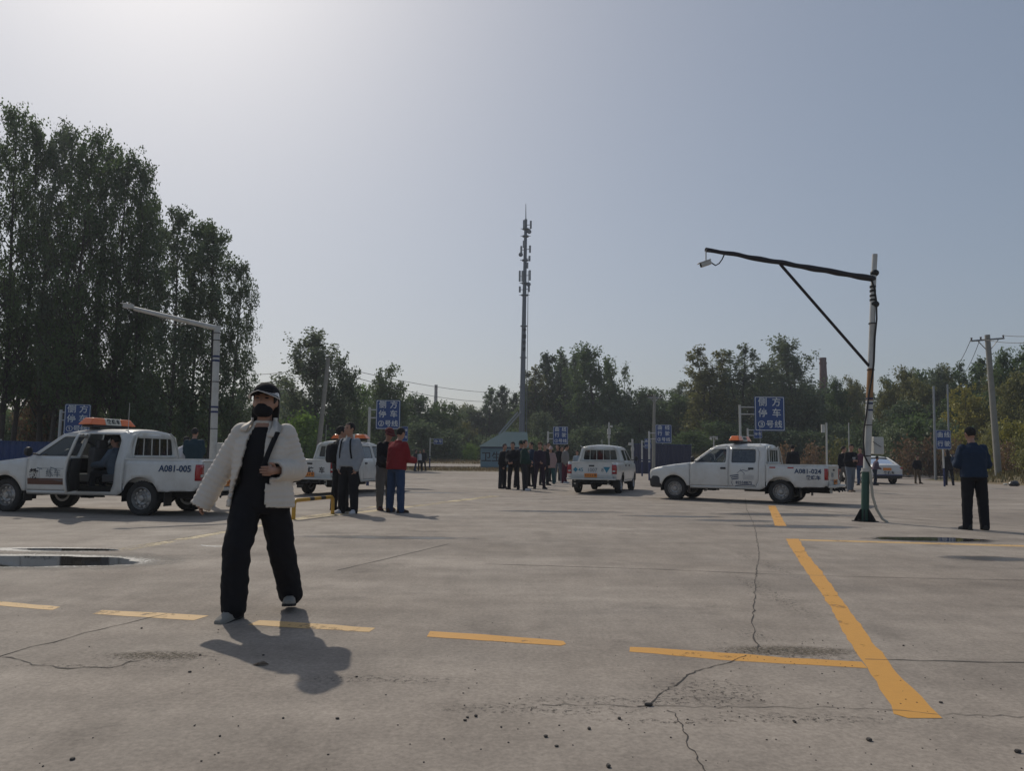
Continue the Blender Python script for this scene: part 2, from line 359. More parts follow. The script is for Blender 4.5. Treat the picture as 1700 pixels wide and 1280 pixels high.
def soft_mat(name, col, rough, lo, hi, scale, a=1, spec=.5):
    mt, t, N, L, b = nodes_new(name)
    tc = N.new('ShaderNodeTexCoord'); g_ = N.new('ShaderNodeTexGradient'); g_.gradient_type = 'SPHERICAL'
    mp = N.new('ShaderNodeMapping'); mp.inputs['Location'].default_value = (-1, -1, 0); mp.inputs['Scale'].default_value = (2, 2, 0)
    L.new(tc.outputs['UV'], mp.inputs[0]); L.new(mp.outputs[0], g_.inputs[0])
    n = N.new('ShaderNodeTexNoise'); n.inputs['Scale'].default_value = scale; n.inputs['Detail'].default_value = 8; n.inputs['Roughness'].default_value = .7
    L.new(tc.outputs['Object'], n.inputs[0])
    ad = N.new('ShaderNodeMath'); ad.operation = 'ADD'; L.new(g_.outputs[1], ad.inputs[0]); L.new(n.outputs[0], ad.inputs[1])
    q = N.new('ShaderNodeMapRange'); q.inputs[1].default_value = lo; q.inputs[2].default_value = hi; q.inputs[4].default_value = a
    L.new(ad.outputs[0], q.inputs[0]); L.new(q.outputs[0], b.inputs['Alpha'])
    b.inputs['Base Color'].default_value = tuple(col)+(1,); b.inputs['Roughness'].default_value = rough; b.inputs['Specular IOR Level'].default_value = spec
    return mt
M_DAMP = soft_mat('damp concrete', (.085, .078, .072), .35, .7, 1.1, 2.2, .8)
M_SAND = soft_mat('loose sand', (.15, .125, .095), .95, .75, 1.1, 26, .75)
def speck_mat(name, col, scale, lo, hi, a):
    mt, t, N, L, b = nodes_new(name)
    tc = N.new('ShaderNodeTexCoord'); g_ = N.new('ShaderNodeTexGradient'); g_.gradient_type = 'SPHERICAL'
    mp = N.new('ShaderNodeMapping'); mp.inputs['Location'].default_value = (-1, -1, 0); mp.inputs['Scale'].default_value = (2, 2, 0)
    L.new(tc.outputs['UV'], mp.inputs[0]); L.new(mp.outputs[0], g_.inputs[0])
    n = N.new('ShaderNodeTexNoise'); n.inputs['Scale'].default_value = scale; n.inputs['Detail'].default_value = 9; n.inputs['Roughness'].default_value = .8
    L.new(tc.outputs['Object'], n.inputs[0]); q = N.new('ShaderNodeMapRange'); q.inputs[1].default_value = lo; q.inputs[2].default_value = hi; L.new(n.outputs[0], q.inputs[0])
    g2 = N.new('ShaderNodeMapRange'); g2.inputs[2].default_value = .7; g2.inputs[4].default_value = a; g2.interpolation_type = 'SMOOTHSTEP'; L.new(g_.outputs[1], g2.inputs[0])
    m_ = N.new('ShaderNodeMath'); m_.operation = 'MULTIPLY'; L.new(q.outputs[0], m_.inputs[0]); L.new(g2.outputs[0], m_.inputs[1]); L.new(m_.outputs[0], b.inputs['Alpha'])
    b.inputs['Base Color'].default_value = tuple(col)+(1,); b.inputs['Roughness'].default_value = .95; return mt
M_SPECK = speck_mat('spalled concrete grains', (.085, .075, .065), 26, .52, .60, .75)
M_SANDS = speck_mat('loose sand grains', (.15, .125, .09), 30, .42, .56, .8)
M_GRIT = soft_mat('pale dried rim', (.38, .37, .35), .5, .66, .80, 26, .9)
def patch(px, py, wx, wy, mt, name, z, n=72):   # an irregular patch centred on a pixel, half sizes in metres
    z = .004+(z-.004)*.35; c = gp(px, py); g = MB(); vs = [(0, 0, 0)]
    for i in range(n):
        a = 2*pi*i/n; r = 1+.18*noise.noise(Vector((math.cos(a)*2+px, math.sin(a)*2, py)))+.07*noise.noise(Vector((math.cos(a)*7, math.sin(a)*7+px, py)))
        vs.append((wx*r*math.cos(a), wy*r*math.sin(a), 0))
    g.add(vs, [(0, i+1, (i+1) % n+1) for i in range(n)])
    me = g.mesh(name, False, fix=False); uv = me.uv_layers.new(name='uv')
    for l in me.loops:
        v = me.vertices[l.vertex_index].co; uv.data[l.index].uv = (.5+v.x/wx*.5, .5+v.y/wy*.5)
    o = put(name, me, mt, loc=(c.x, c.y, z)); return tag(o, kind='structure')
M_WATER, _t, _N, _L, _b = nodes_new('puddle water')
_b.inputs['Base Color'].default_value = (.035, .033, .03, 1); _b.inputs['Roughness'].default_value = .03; _b.inputs['Specular IOR Level'].default_value = .5
_tc = _N.new('ShaderNodeTexCoord'); _n = _N.new('ShaderNodeTexNoise'); _n.inputs['Scale'].default_value = 3; _bp = _N.new('ShaderNodeBump'); _bp.inputs['Strength'].default_value = .03; _bp.inputs['Distance'].default_value = .003
_L.new(_tc.outputs['Object'], _n.inputs[0]); _L.new(_n.outputs[0], _bp.inputs['Height']); _L.new(_bp.outputs[0], _b.inputs['Normal'])
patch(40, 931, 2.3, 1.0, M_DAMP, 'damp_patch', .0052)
patch(30, 931, 1.78, .62, M_GRIT, 'puddle_rim', .0062)
patch(85, 913, 1.0, .26, M_GRIT, 'puddle_rim', .0064)
patch(20, 932, 1.38, .40, M_WATER, 'puddle', .0085)
patch(112, 913.5, .62, .13, M_WATER, 'puddle', .0085)
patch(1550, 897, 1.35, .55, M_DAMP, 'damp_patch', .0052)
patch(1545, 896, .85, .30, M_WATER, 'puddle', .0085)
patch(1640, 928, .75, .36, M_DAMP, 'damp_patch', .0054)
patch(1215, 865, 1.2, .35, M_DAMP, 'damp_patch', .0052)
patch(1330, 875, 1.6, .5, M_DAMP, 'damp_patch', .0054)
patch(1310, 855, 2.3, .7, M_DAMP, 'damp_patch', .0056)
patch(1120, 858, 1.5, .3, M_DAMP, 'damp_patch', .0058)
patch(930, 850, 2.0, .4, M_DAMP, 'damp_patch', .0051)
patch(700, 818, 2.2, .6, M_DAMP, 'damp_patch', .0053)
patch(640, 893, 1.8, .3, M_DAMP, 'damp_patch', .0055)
patch(1310, 1082, .55, .16, M_SANDS, 'sand_patch', .0054)
patch(262, 1090, .36, .12, M_SANDS, 'sand_patch', .0056)
for i_, (px_, py_, a_, b_) in enumerate(((1276, 985, .17, 1.5), (1266, 935, .13, 1.6), (1050, 1165, .7, .10), (1330, 1195, .6, .10), (1300, 1090, .7, .25), (900, 1180, .7, .12), (1180, 1150, .4, .3), (640, 1130, .6, .1), (260, 1092, .5, .2), (140, 1108, .6, .05), (1290, 1080, .35, .16), (1100, 1200, .5, .05), (1250, 1055, .12, .2))):
    patch(px_, py_, a_, b_, M_SPECK, 'spalled_patch', .0049+.0001*i_)
patch(370, 905, .35, .3, M_GRIT, 'dried_ring', .0058)
patch(365, 904, .22, .2, M_CONC, 'dried_ring', .0063)
# gravel: loose stones scattered on the concrete
g = MB(); rg = random.Random(11)
spots = [(560, 1196, .008), (772, 1199, .008), (790, 1192, .01), (776, 1194, .007), (832, 1210, .006), (122, 1263, .007), (437, 1090, .008), (332, 1090, .008), (315, 1118, .008), (120, 1264, .009), (470, 1195, .006), (365, 1225, .006), (1443, 1232, .012), (978, 1213, .010), (1028, 1196, .01), (1077, 1174, .016), (1320, 1202, .008), (1500, 1074, .008), (1562, 1169, .008), (1318, 1200, .007), (1690, 1252, .014), (1010, 1276, .012), (906, 1226, .01), (924, 1242, .007), (592, 1126, .007), (235, 1045, .008)]
for _ in range(150): spots.append((rg.uniform(0, 1700), 900+380*rg.random()**.7, rg.uniform(.002, .0045)))
for _ in range(80): spots.append((rg.gauss(1290, 150), rg.gauss(1165, 30), rg.uniform(.002, .0045)))
for _ in range(110): spots.append((rg.gauss(1310, 60), rg.gauss(1085, 12), rg.uniform(.0015, .004)))
for px, py, r in spots:
    c = gp(px, py); g.ell((c.x, c.y, .004+r*.45), (r*rg.uniform(.8, 1.4), r*rg.uniform(.8, 1.3), r*.6), 6, None)
tag(g.build('gravel', pm('stone grit', (.07, .062, .055), .95, var=.5, scale=50), fix=False), 'loose dark grit and small stones scattered on the concrete', kind='stuff')
g = MB(); c = gp(433, 1106)
g.add([(-.04, -.01, .002), (.0, -.022, .012), (.045, 0, .004), (.01, .02, .016), (-.03, .015, .006)], [(0, 1, 4), (1, 3, 4), (1, 2, 3)], Matrix.Translation((c.x, c.y, .006)))
o = g.build('dead_leaf', pm('dead leaf', (.10, .07, .045), .8, var=.4, scale=30)); sm = o.modifiers.new('s', 'SOLIDIFY'); sm.thickness = .002
tag(o, 'crumpled brown dead leaf lying on concrete near the walking woman', 'leaf')

# dry grass (uncountable)
def blades(name, n, fn, size, mt, label):
    P = np.zeros((n, 4, 3)); r_ = np.random.default_rng(hash(label) % 1000 if False else len(label)*7+n)
    k = 0
    for _ in range(n*4):
        q = fn(r_)
        if q is None: continue
        x, y = q; z = terr(x, y); a = r_.uniform(0, 2*pi); h = size*r_.uniform(.4, 1.3); w = h*.16; lx, ly = r_.normal(0, h*.35, 2)
        dx, dy = math.cos(a)*w, math.sin(a)*w
        P[k] = [(x-dx, y-dy, z-.03), (x+dx, y+dy, z-.03), (x+dx*.3+lx, y+dy*.3+ly, z+h), (x-dx*.3+lx, y-dy*.3+ly, z+h)]; k += 1
        if k == n: break
    P = P[:k]; me = bpy.data.meshes.new(name); me.from_pydata(P.reshape(-1, 3).tolist(), [], np.arange(k*4).reshape(-1, 4).tolist())
    return tag(put(name, me, mt), label, kind='stuff')
M_DRY = leaf_mat('dry straw grass', (.13, .095, .045), (.27, .19, .095), .3)
M_DRYG = leaf_mat('olive grass', (.07, .075, .03), (.2, .16, .07), .3)
def f1(r_):
    x = r_.uniform(-75, 22); y = r_.choice([r_.uniform(63.1, 66.5), r_.uniform(74.5, 83)]); return (x, y)
blades('dry_grass', 24000, f1, .22, M_DRY, 'dry straw coloured grass on the low verges at the back of the yard')
def f2(r_):
    x = r_.uniform(16, 75); y = r_.uniform(36, 96)
    if terr(x, y) - .042*min(max(y-63, 0), 20) < .01: return None
    return (x, y)
blades('bank_grass', 42000, f2, .36, M_DRYG, 'brown and olive grass covering the bank right of the yard')
# ------------------------------------------------------------ shared materials
M_WHITE = pm('white car paint', (.62, .62, .60), .32, var=.05, scale=2, coat=.5, dirt=(.42, .39, .34))
M_WHITE2 = pm('grubby white paint', (.52, .52, .49), .45, var=.08, scale=3, dirt=(.33, .30, .25))
M_BLKP = pm('black plastic', (.022, .022, .024), .5, var=.2)
M_RUB = pm('tyre rubber', (.028, .027, .026), .85, var=.25, bump=.3)
M_RIM = pm('dusty steel rim', (.36, .35, .34), .38, .6, var=.2, scale=12)
M_DARK = pm('dark underside and shaded holes', (.02, .019, .018), .9, var=.3)
M_RED = pm('red tail lens', (.35, .012, .015), .2, var=.2, coat=.6)
M_LENSW = pm('clear lamp lens', (.5, .5, .47), .15, var=.1, coat=.8)
M_AMB = pm('amber lens', (.62, .22, .04), .2, var=.1, coat=.6)
M_ORG = pm('orange beacon plastic', (.80, .16, .02), .28, var=.1, coat=.5)
M_CREAM = pm('cream plastic', (.62, .60, .52), .4, var=.06)
M_CHR = pm('worn bright metal', (.5, .5, .5), .3, .8, var=.1)
M_SEAT = pm('grey seat cloth', (.10, .10, .105), .9, var=.2, bump=.3)
M_BLUT = pm('blue lettering', (.02, .05, .12), .6)
M_INK = pm('black lettering', (.02, .02, .025), .6)
M_GREYT = pm('grey lettering', (.16, .19, .22), .6)
M_TEAL = pm('teal lettering', (.03, .20, .30), .6)
M_PLATE = pm('orange number plate', (.70, .24, .04), .5)
M_GREEN = pm('dark green metal', (.02, .07, .05), .5)
M_GLS = glass_mat('tinted glass', (.62, .66, .65), .02, .96)
M_GLSD = glass_mat('dusty dark glass', (.20, .22, .22), .07, .93)

def inpoly(x, y, P):
    c = False; j = len(P)-1
    for i in range(len(P)):
        if (P[i][1] > y) != (P[j][1] > y) and x < (P[j][0]-P[i][0])*(y-P[i][1])/(P[j][1]-P[i][1]+1e-12)+P[i][0]: c = not c
        j = i
    return c
def dens(P, st):
    o = []
    for i, p in enumerate(P):
        q = P[(i+1) % len(P)]; n = max(1, int(math.hypot(q[0]-p[0], q[1]-p[1])/st))
        for k in range(n): o.append((p[0]+(q[0]-p[0])*k/n, p[1]+(q[1]-p[1])*k/n))
    return o
def rpoly(P, r, n=4):            # round the corners of a polygon
    o = []
    for i, p in enumerate(P):
        a = Vector(P[i-1]); b = Vector(p); c = Vector(P[(i+1) % len(P)])
        u = (a-b); w = (c-b); rr = min(r, u.length*.45, w.length*.45); u = b+u.normalized()*rr; w = b+w.normalized()*rr
        for k in range(n+1):
            t = k/n; q = u*(1-t)**2+b*(2*t*(1-t))+w*t*t; o.append((q.x, q.y))
    return o
def panel(mb, outer, holes, yf, side, st=.09):
    outer = dens(outer, st); holes = [dens(h, st) for h in holes]
    pts = list(outer); ed = [(i, (i+1) % len(outer)) for i in range(len(outer))]
    for h in holes:
        o = len(pts); pts += h; ed += [(o+i, o+(i+1) % len(h)) for i in range(len(h))]
    bp = list(pts); x0 = min(p[0] for p in outer); x1 = max(p[0] for p in outer); z0 = min(p[1] for p in outer); z1 = max(p[1] for p in outer)
    x = x0+st/2
    while x < x1:
        z = z0+st/2
        while z < z1:
            if inpoly(x, z, outer) and not any(inpoly(x, z, h) for h in holes) and min((x-q[0])**2+(z-q[1])**2 for q in bp) > (st*.45)**2: pts.append((x, z))
            z += st
        x += st
    V, E, Fc, *_r = delaunay_2d_cdt([Vector(p) for p in pts], ed, [], 0, 1e-5)
    fs = []
    for f in Fc:
        cx = sum(V[i][0] for i in f)/len(f); cz = sum(V[i][1] for i in f)/len(f)
        if inpoly(cx, cz, outer) and not any(inpoly(cx, cz, h) for h in holes):
            fs.append(tuple(f) if side < 0 else tuple(reversed(f)))
    mb.add([(v[0], side*yf(v[0], v[1]), v[1]) for v in V], fs)
WR = .325; ZW = .325; XF = 3.02
HWT = [(.25, .77), (.36, .79), (.44, .815), (.62, .84), (.8, .845), (.95, .832), (1.04, .815), (1.08, .80), (1.3, .73), (1.5, .668), (1.57, .63), (1.62, .56)]
def hw(x, z):
    w = interp(HWT, z)
    if x > 2.9: w *= 1-.13*((x-2.9)/.95)**2.2
    if x < -.8: w *= 1-.035*((-.8-x)/.4)**2
    if z < .85:
        for xc in (0, XF):
            d = math.hypot(x-xc, z-ZW); w += .02*math.exp(-((d-.42)/.05)**2)
    if x < .45 and z > .98 and z < 1.1: w += .004
    return w
def arch(xc, zb, r=.40, n=12):    # open arch from front to back at bottom zb
    a0 = math.asin((zb-ZW)/r); return [(xc+r*math.cos(a0+(pi-2*a0)*k/n), ZW+r*math.sin(a0+(pi-2*a0)*k/n)) for k in range(n+1)]
def solid(o, t=.012, off=-1):
    s = o.modifiers.new('solid', 'SOLIDIFY'); s.thickness = t; s.offset = off; return o
def hood_z(x): return interp([(2.5, 1.065), (2.7, 1.045), (3.2, .985), (3.6, .915), (3.78, .86), (3.84, .78)], x)
WIN_F = rpoly([(2.36, 1.10), (1.50, 1.10), (1.50, 1.475), (1.86, 1.475)], .035)
WIN_R = rpoly([(1.33, 1.10), (.66, 1.10), (.68, 1.47), (1.33, 1.475)], .045)
def make_tyre(parent, x, y, side, steer=0):
    t = MB(); prof = [(.20, -.085), (.235, -.098), (.285, -.104), (.312, -.09), (.325, -.07), (.325, .07), (.312, .09), (.285, .104), (.235, .098), (.20, .085)]
    n = 36; t.loft([[(r*math.cos(2*pi*k/n), w, r*math.sin(2*pi*k/n)) for k in range(n)] for r, w in prof], cap=False)
    for k in range(n):                      # tread blocks
        a = 2*pi*(k+.5)/n
        for w in (-.05, 0, .05):
            M = Matrix.Rotation(-a, 4, 'Y'); t.box((.326, w, 0), (.012, .036, .03), M)
    o = t.build('tyre', M_RUB, parent, ang=35); o.location = (x, y, ZW); o.rotation_euler = (0, 0, steer)
    r = MB(); s = side
    pr = [(.212, .088), (.203, .094), (.19, .06), (.176, .015), (.16, .02), (.135, .045), (.115, .062), (.075, .050), (.062, .060), (.052, .095), (.02, .10)]
    n = 30; r.loft([[(q*math.cos(2*pi*k/n), s*w, q*math.sin(2*pi*k/n)) for k in range(n)] for q, w in pr+[(.001, .10)]], cap=False)
    r.loft([[(q*math.cos(2*pi*k/n), s*w, q*math.sin(2*pi*k/n)) for k in range(n)] for q, w in [(.212, .088), (.202, -.08), (.15, -.08)]], cap=False)
    r.cur = 1
    for k in range(10):  # shade of the vent holes painted as raised dark discs
        a = 2*pi*k/10; M = Matrix.Rotation(-a, 4, 'Y')
        r.loft([[(.152+.019*math.cos(2*pi*j/8), s*(.048+q*.006), .030*math.sin(2*pi*j/8)) for j in range(8)] for q in (-1, 1)], M=M)
    for k in range(5):
        a = 2*pi*k/5; M = Matrix.Rotation(-a, 4, 'Y'); r.loft([[(.09+.009*math.cos(2*pi*j/6), s*(.066+q*.012), .009*math.sin(2*pi*j/6)) for j in range(6)] for q in (-1, 1)], M=M)
    r.build('rim', [M_RIM, M_DARK], o, ang=50)
def on_side(x, z, side, off=.006):          # matrix placing flat lettering on the flank
    y = hw(x, z); dy = (hw(x, z+.04)-hw(x, z-.04))/.08; dyx = (hw(x+.1, z)-hw(x-.1, z))/.2
    up = Vector((0, side*dy, 1)).normalized(); rt = Vector((-side, -dyx, 0)).normalized() if side > 0 else Vector((1, -dyx, 0)).normalized()
    n = rt.cross(up).normalized(); up = n.cross(rt)
    M = Matrix((rt, up, n)).transposed().to_4x4(); M.translation = Vector((x, side*y, z))+n*off; return M
def pickup(label, loc, rz, number=None, bar=True, open_door=False, tail=None, decal=None, steer=0, antenna=False, barx=1.30, guard=M_WHITE2, group='white dual cab training pickups'):
    t = thing('pickup_truck', label, 'pickup', loc, rz, group)
    top_r = [(1.42, 1.565), (.46, 1.565)]
    body = MB()
    for s in (1, -1):
        # front wing
        P = [(2.548, .40)]+[(2.62, .40)]+arch(XF, .40)[::-1][0:0]
        a = arch(XF, .42); P = [(2.548, .42), (2.60, .42)]+a[::-1]+[(3.44, .46), (3.70, .50), (3.80, .62), (3.80, .78), (3.76, .865), (3.6, .915), (3.2, .985), (2.7, 1.04), (2.548, 1.06)]
        panel(body, P, [], hw, s)
        # door surround: sill, A pillar, cant rail, B and C pillars
        P = [(2.54, .36), (2.54, 1.06), (2.50, 1.085), (1.90, 1.535), (1.72, 1.575), (1.4, 1.592), (.60, 1.592), (.46, 1.565), (.40, 1.50), (.40, .44), (.46, .40), (.56, .36)]
        h1 = [(2.532, .43), (1.42, .43), (1.42, 1.54), (1.85, 1.54), (2.45, 1.10), (2.532, 1.05)]
        h2 = [(1.405, .43), (.66, .43), (.585, .60), (.57, .80), (.57, 1.40), (.64, 1.53), (1.405, 1.54)]
        panel(body, P, [h1, h2], hw, s)
        # bed side
        a = arch(0, .46); P = [(.375, .50), (.375, 1.05), (-1.16, 1.05), (-1.19, 1.0), (-1.19, .50), (-1.10, .46), (-.55, .46)]+a[::-1][0:1]+a[::-1][1:]
        P = [(.375, .46), (.375, 1.05), (-1.16, 1.05), (-1.19, 1.0), (-1.19, .55), (-1.12, .48), (-.45, .46)]+a[::-1]
        panel(body, P, [], hw, s)
        # bed rail
        body.loft([[(x, s*(hw(x, 1.05)+.006), 1.045), (x, s*(hw(x, 1.05)+.004), 1.068), (x, s*(hw(x, 1.05)-.045), 1.068), (x, s*(hw(x, 1.05)-.045), 1.02)] for x in (.38, -.2, -.8, -1.18)])
        # inner bed wall, wheel box
        body.loft([[(.375, s*.76, .62), (-1.15, s*.76, .62)], [(.375, s*.765, 1.05), (-1.15, s*.765, 1.05)]], closed=False)
        body.box((0, s*.68, .80), (.78, .14, .08))
        # rear corner posts wrapping to the tail
        body.loft([[(-1.185, s*(hw(-1.18, z)-.0), z), (-1.20, s*(hw(-1.18, z)-.03), z), (-1.20, s*.66, z)] for z in (.50, .7, .9, 1.05)], closed=False)
    body.loft([[(x, y*(hw(x, 1.5)-.05)/.618*.9, hz) for y in (-.68, 0, .68)] for x, hz in ((.37, .62), (-1.15, .62))], closed=False)
    body.loft([[(.37, y, .62) for y in (-.76, .76)], [(.37, y, 1.05) for y in (-.76, .76)]], closed=False)
    # roof with drip edge and crown
    rows = []
    for x in (.405, .46, .6, 1.0, 1.4, 1.72, 1.90):
        zt = interp([(.405, 1.50), (.46, 1.565), (.6, 1.592), (1.4, 1.592), (1.72, 1.575), (1.90, 1.535)], x); w = hw(x, zt)
        rows.append([(x, w*k/6, zt+.055*(1-abs(k/6)**2.6)) for k in range(-6, 7)])
    body.loft(rows, closed=False)
    # cab back with window opening
    def back(zs, hole): pass
    wb = lambda z: hw(.4, z)
    yfun = lambda y, z: .40
    bk = MB(); outer = [(-wb(z), z) for z in (.60, .8, 1.0, 1.2, 1.35, 1.50)]+[(-.55, 1.545), (0, 1.555), (.55, 1.545)]+[(wb(z), z) for z in (1.50, 1.35, 1.2, 1.0, .8, .60)]
    HB = rpoly([(-.60, 1.13), (-.53, 1.47), (.53, 1.47), (.60, 1.13)], .06)
    panel(bk, outer, [HB], lambda a, b: 0, 1, .12)
    body.add([(.40, v[0], v[2]) for v in bk.v], bk.f)
    # scuttle at windscreen base
    body.loft([[(2.55, y, 1.062+.02*(1-(y/.8)**2)) for y in (-.80, -.4, 0, .4, .80)], [(2.42, y*.95, 1.085+.02*(1-(y/.8)**2)) for y in (-.80, -.4, 0, .4, .80)]], closed=False)
    solid(body.build('body', M_WHITE, t, ang=32), .014)
    # hood
    hd = MB(); rows = []
    for x in (2.56, 2.7, 2.9, 3.2, 3.45, 3.6, 3.72, 3.80):
        w = hw(x, hood_z(x))-.012; rows.append([(x, w*k/6, hood_z(x)+.045*(1-abs(k/6)**2.4)+.004) for k in range(-6, 7)])
    hd.loft(rows, closed=False); solid(hd.build('hood', M_WHITE, t), .015)
    # nose: grille and lamps
    g = MB(); g.box((3.79, 0, .76), (.06, .92, .18)); g.cur = 1
    for k in range(5): g.box((3.825, 0, .695+k*.033), (.02, .90, .012))
    g.build('grille', [M_BLKP, M_CHR], t, bevel=.004)
    for s in (1, -1):
        h = MB(); h.loft([[(3.80, s*.47, z0), (3.79, s*.62, z0), (3.68, s*.725, z0+.0), (3.60, s*.735, z0)] for z0 in (.69, .72, .80, .845)], closed=False)
        h.loft([[(3.70, s*.47, z0), (3.60, s*.72, z0)] for z0 in (.69, .845)], closed=False)
        solid(h.build('headlight', M_LENSW, t), .02)
    # front bumper, dark plastic with wrap
    b = MB(); rows = []
    for y, x in ((-.80, 3.47), (-.79, 3.66), (-.72, 3.80), (-.5, 3.87), (0, 3.90), (.5, 3.87), (.72, 3.80), (.79, 3.66), (.80, 3.47)):
        rows.append([(x, y, .68), (x+.015, y*1.01, .55), (x, y, .38), (x-.05, y*.97, .34), (x-.07, y*.94, .34), (x-.07, y*.94, .68)])
    b.loft(rows); b.build('front_bumper', M_BLKP, t, bevel=.008)
    # glass
    gl = MB(); gl.loft([[(2.43+(1.915-2.43)*k/5+.05*math.sin(pi*k/5)*.4-.10*(abs(j)/4)**2*.8, (.735-.125*k/5)*j/4, 1.095+.455*k/5) for j in range(-4, 5)] for k in range(6)], closed=False)
    gl.build('windscreen', M_GLS, t, fix=False)
    gl = MB(); gl.add([(.402+.006, v[0], v[1]) for v in HB], [tuple(range(len(HB)))]); gl.build('rear_window', M_GLSD, t, fix=False)
    # doors
    for s in (1, -1):
        for nm, outer, hole, dw in (('f', [(2.526, .436), (1.426, .436), (1.426, 1.534), (1.848, 1.534), (2.444, 1.10), (2.526, 1.045)], WIN_F, M_GLS), ('r', [(1.398, .436), (.667, .436), (.592, .60), (.578, .80), (.578, 1.40), (.645, 1.525), (1.398, 1.534)], WIN_R, M_GLSD)):
            op = open_door and nm == 'r' and s > 0
            d = MB(); panel(d, outer, [hole], hw, s, .07)
            do = d.build('door', M_WHITE, t, ang=32); solid(do, .02 if not op else .035)
            w_ = MB(); panel(w_, [(x+(.0), z) for x, z in [(1.5*0+q[0], q[1]) for q in hole]], [], lambda x, z: hw(x, z)-.008, s, .2); w_.build('window', dw if not (op) else M_GLS, do)
            fr = MB(); cx = sum(q[0] for q in hole)/len(hole); cz = sum(q[1] for q in hole)/len(hole)
            ring = [(q[0], s*(hw(q[0], q[1])+.002), q[1]) for q in hole]; ring2 = [(cx+(q[0]-cx)*.965, s*(hw(q[0], q[1])+.002), cz+(q[1]-cz)*.95) for q in hole]
            fr.loft([ring, ring2], cap=False); fr.build('window_seal', M_BLKP, do)
            xh = 1.50 if nm == 'f' else .72
            hn = MB(); hn.box((xh+.06, s*(hw(xh, .93)+.006), .94), (.15, .03, .055)); hn.build('door_handle', M_BLKP, do, bevel=.012)
            if op:
                inn = MB(); inn.loft([[(x, s*(hw(x, z)-.06), z) for x in (1.36, 1.0, .66)] for z in (.46, .8, 1.06)], closed=False); solid(inn.build('door_trim', M_DARK, do), .02)
                piv = Vector((1.405, s*.80, 0)); M = Matrix.Translation(piv) @ Matrix.Rotation(R(-62)*s, 4, 'Z') @ Matrix.Translation(-piv)
                do.matrix_local = M
        # mirror
        m_ = MB(); m_.tube([(2.33, s*.80, 1.12), (2.36, s*.90, 1.14)], .018, 6); m_.loft([[(2.42-k*.035, s*(.985+.075*math.cos(a)), 1.18+.088*math.sin(a)) for a in [2*pi*j/12 for j in range(12)]] for k in (0, 1, 2)])
        m_.build('wing_mirror', M_BLKP, t, bevel=.01)
        # tail lamp
        l = MB(); l.loft([[(-1.13, s*(hw(-1.13, z)+.006), z), (-1.19, s*(hw(-1.19, z)+.004), z), (-1.212, s*(hw(-1.19, z)-.03), z), (-1.212, s*.675, z)] for z in (.67, .80, .90, .97)], closed=False)
        lo = solid(l.build('tail_light', M_RED, t), .02)
        q = MB(); q.box((-1.226, s*.74, .76), (.008, .09, .05)); q.build('reverse_lens', M_LENSW, lo, bevel=.004)
        # mud flap and wheels
        mf = MB(); mf.box((-.50, s*.70, .34), (.015, .22, .30)); mf.build('mud_flap', M_BLKP, t)
        mf = MB(); mf.box((2.60, s*.70, .33), (.015, .20, .22)); mf.build('mud_flap', M_BLKP, t)
        make_tyre(t, 0, s*.70, s); make_tyre(t, XF, s*.70, s, steer)
    # wheel wells, chassis, axle, floor
    u = MB()
    for xc in (0, XF):
        for s in (1, -1):
            rr = [[(xc+.43*math.cos(a), s*y, ZW+.43*math.sin(a)) for a in [R(-10+200*k/12) for k in range(13)]] for y in (.50, .79)]
            u.loft(rr, closed=False)
            u.add([(xc, s*.50, ZW)]+rr[0], [(0, i+1, i+2) for i in range(12)])
    u.box((1.2, .36, .42), (4.7, .10, .12)); u.box((1.2, -.36, .42), (4.7, .10, .12)); u.box((1.5, 0, .45), (2.1, 1.5, .10))
    u.box((-.6, 0, .56), (1.1, 1.45, .06)); u.tube([(0, -.66, ZW), (0, .66, ZW)], .05, 8); u.ell((0, 0, ZW), (.14, .14, .14), 10); u.tube([(XF, -.66, ZW), (XF, .66, ZW)], .04, 8)
    u.box((3.2, 0, .62), (1.0, .95, .5)); u.box((.9, -.45, .36), (.8, .28, .18)); u.tube([(2.4, .3, .36), (.3, .34, .36), (-1.0, .4, .34), (-1.2, .4, .34)], .03, 8); u.ell((.2, .34, .34), (.3, .09, .08), 10)
    u.box((1.95, 0, .78), (.02, 1.3, .3)) if False else None
    u.build('chassis', M_DARK, t, smooth=False)
    # interior
    i_ = MB(); i_.box((1.5, 0, .51), (2.0, 1.5, .03)); i_.box((2.28, 0, .95), (.28, 1.46, .22)); i_.box((2.5, 0, .75), (.1, 1.5, .5))
    i_.build('dashboard', M_DARK, t, bevel=.02)
    for y in (.36, -.36):
        st_ = MB(); st_.box((1.55, y, .68), (.5, .5, .16)); st_.box((1.32, y, 1.0), (.14, .48, .55), Matrix.Rotation(0, 4, 'Y')); st_.box((1.29, y, 1.34), (.09, .26, .17)); st_.build('seat', M_SEAT, t, bevel=.03)
    st_ = MB(); st_.box((.78, 0, .68), (.46, 1.3, .16)); st_.box((.53, 0, 1.0), (.14, 1.3, .55)); st_.build('rear_seat', M_SEAT, t, bevel=.03)
    sw = MB(); sw.tube([(1.98+.06*math.sin(a), .36+.185*math.cos(a), 1.06+.17*math.sin(a)) for a in [2*pi*k/20 for k in range(21)]], .014, 6); sw.tube([(1.98, .36, 1.06), (2.2, .36, .95)], .03, 6); sw.box((1.98, .36, 1.06), (.02, .34, .03)); sw.build('steering_wheel', M_BLKP, t)
    # tailgate
    tg = MB(); tg.box((-1.185, 0, .80), (.05, 1.335, .44)); tg.box((-1.185, 0, 1.035), (.075, 1.34, .03)); tgo = tg.build('tailgate', M_WHITE, t, bevel=.01)
    hd_ = MB(); hd_.box((-1.215, 0, .93), (.02, .18, .05)); hd_.build('tailgate_handle', M_BLKP, tgo, bevel=.006)
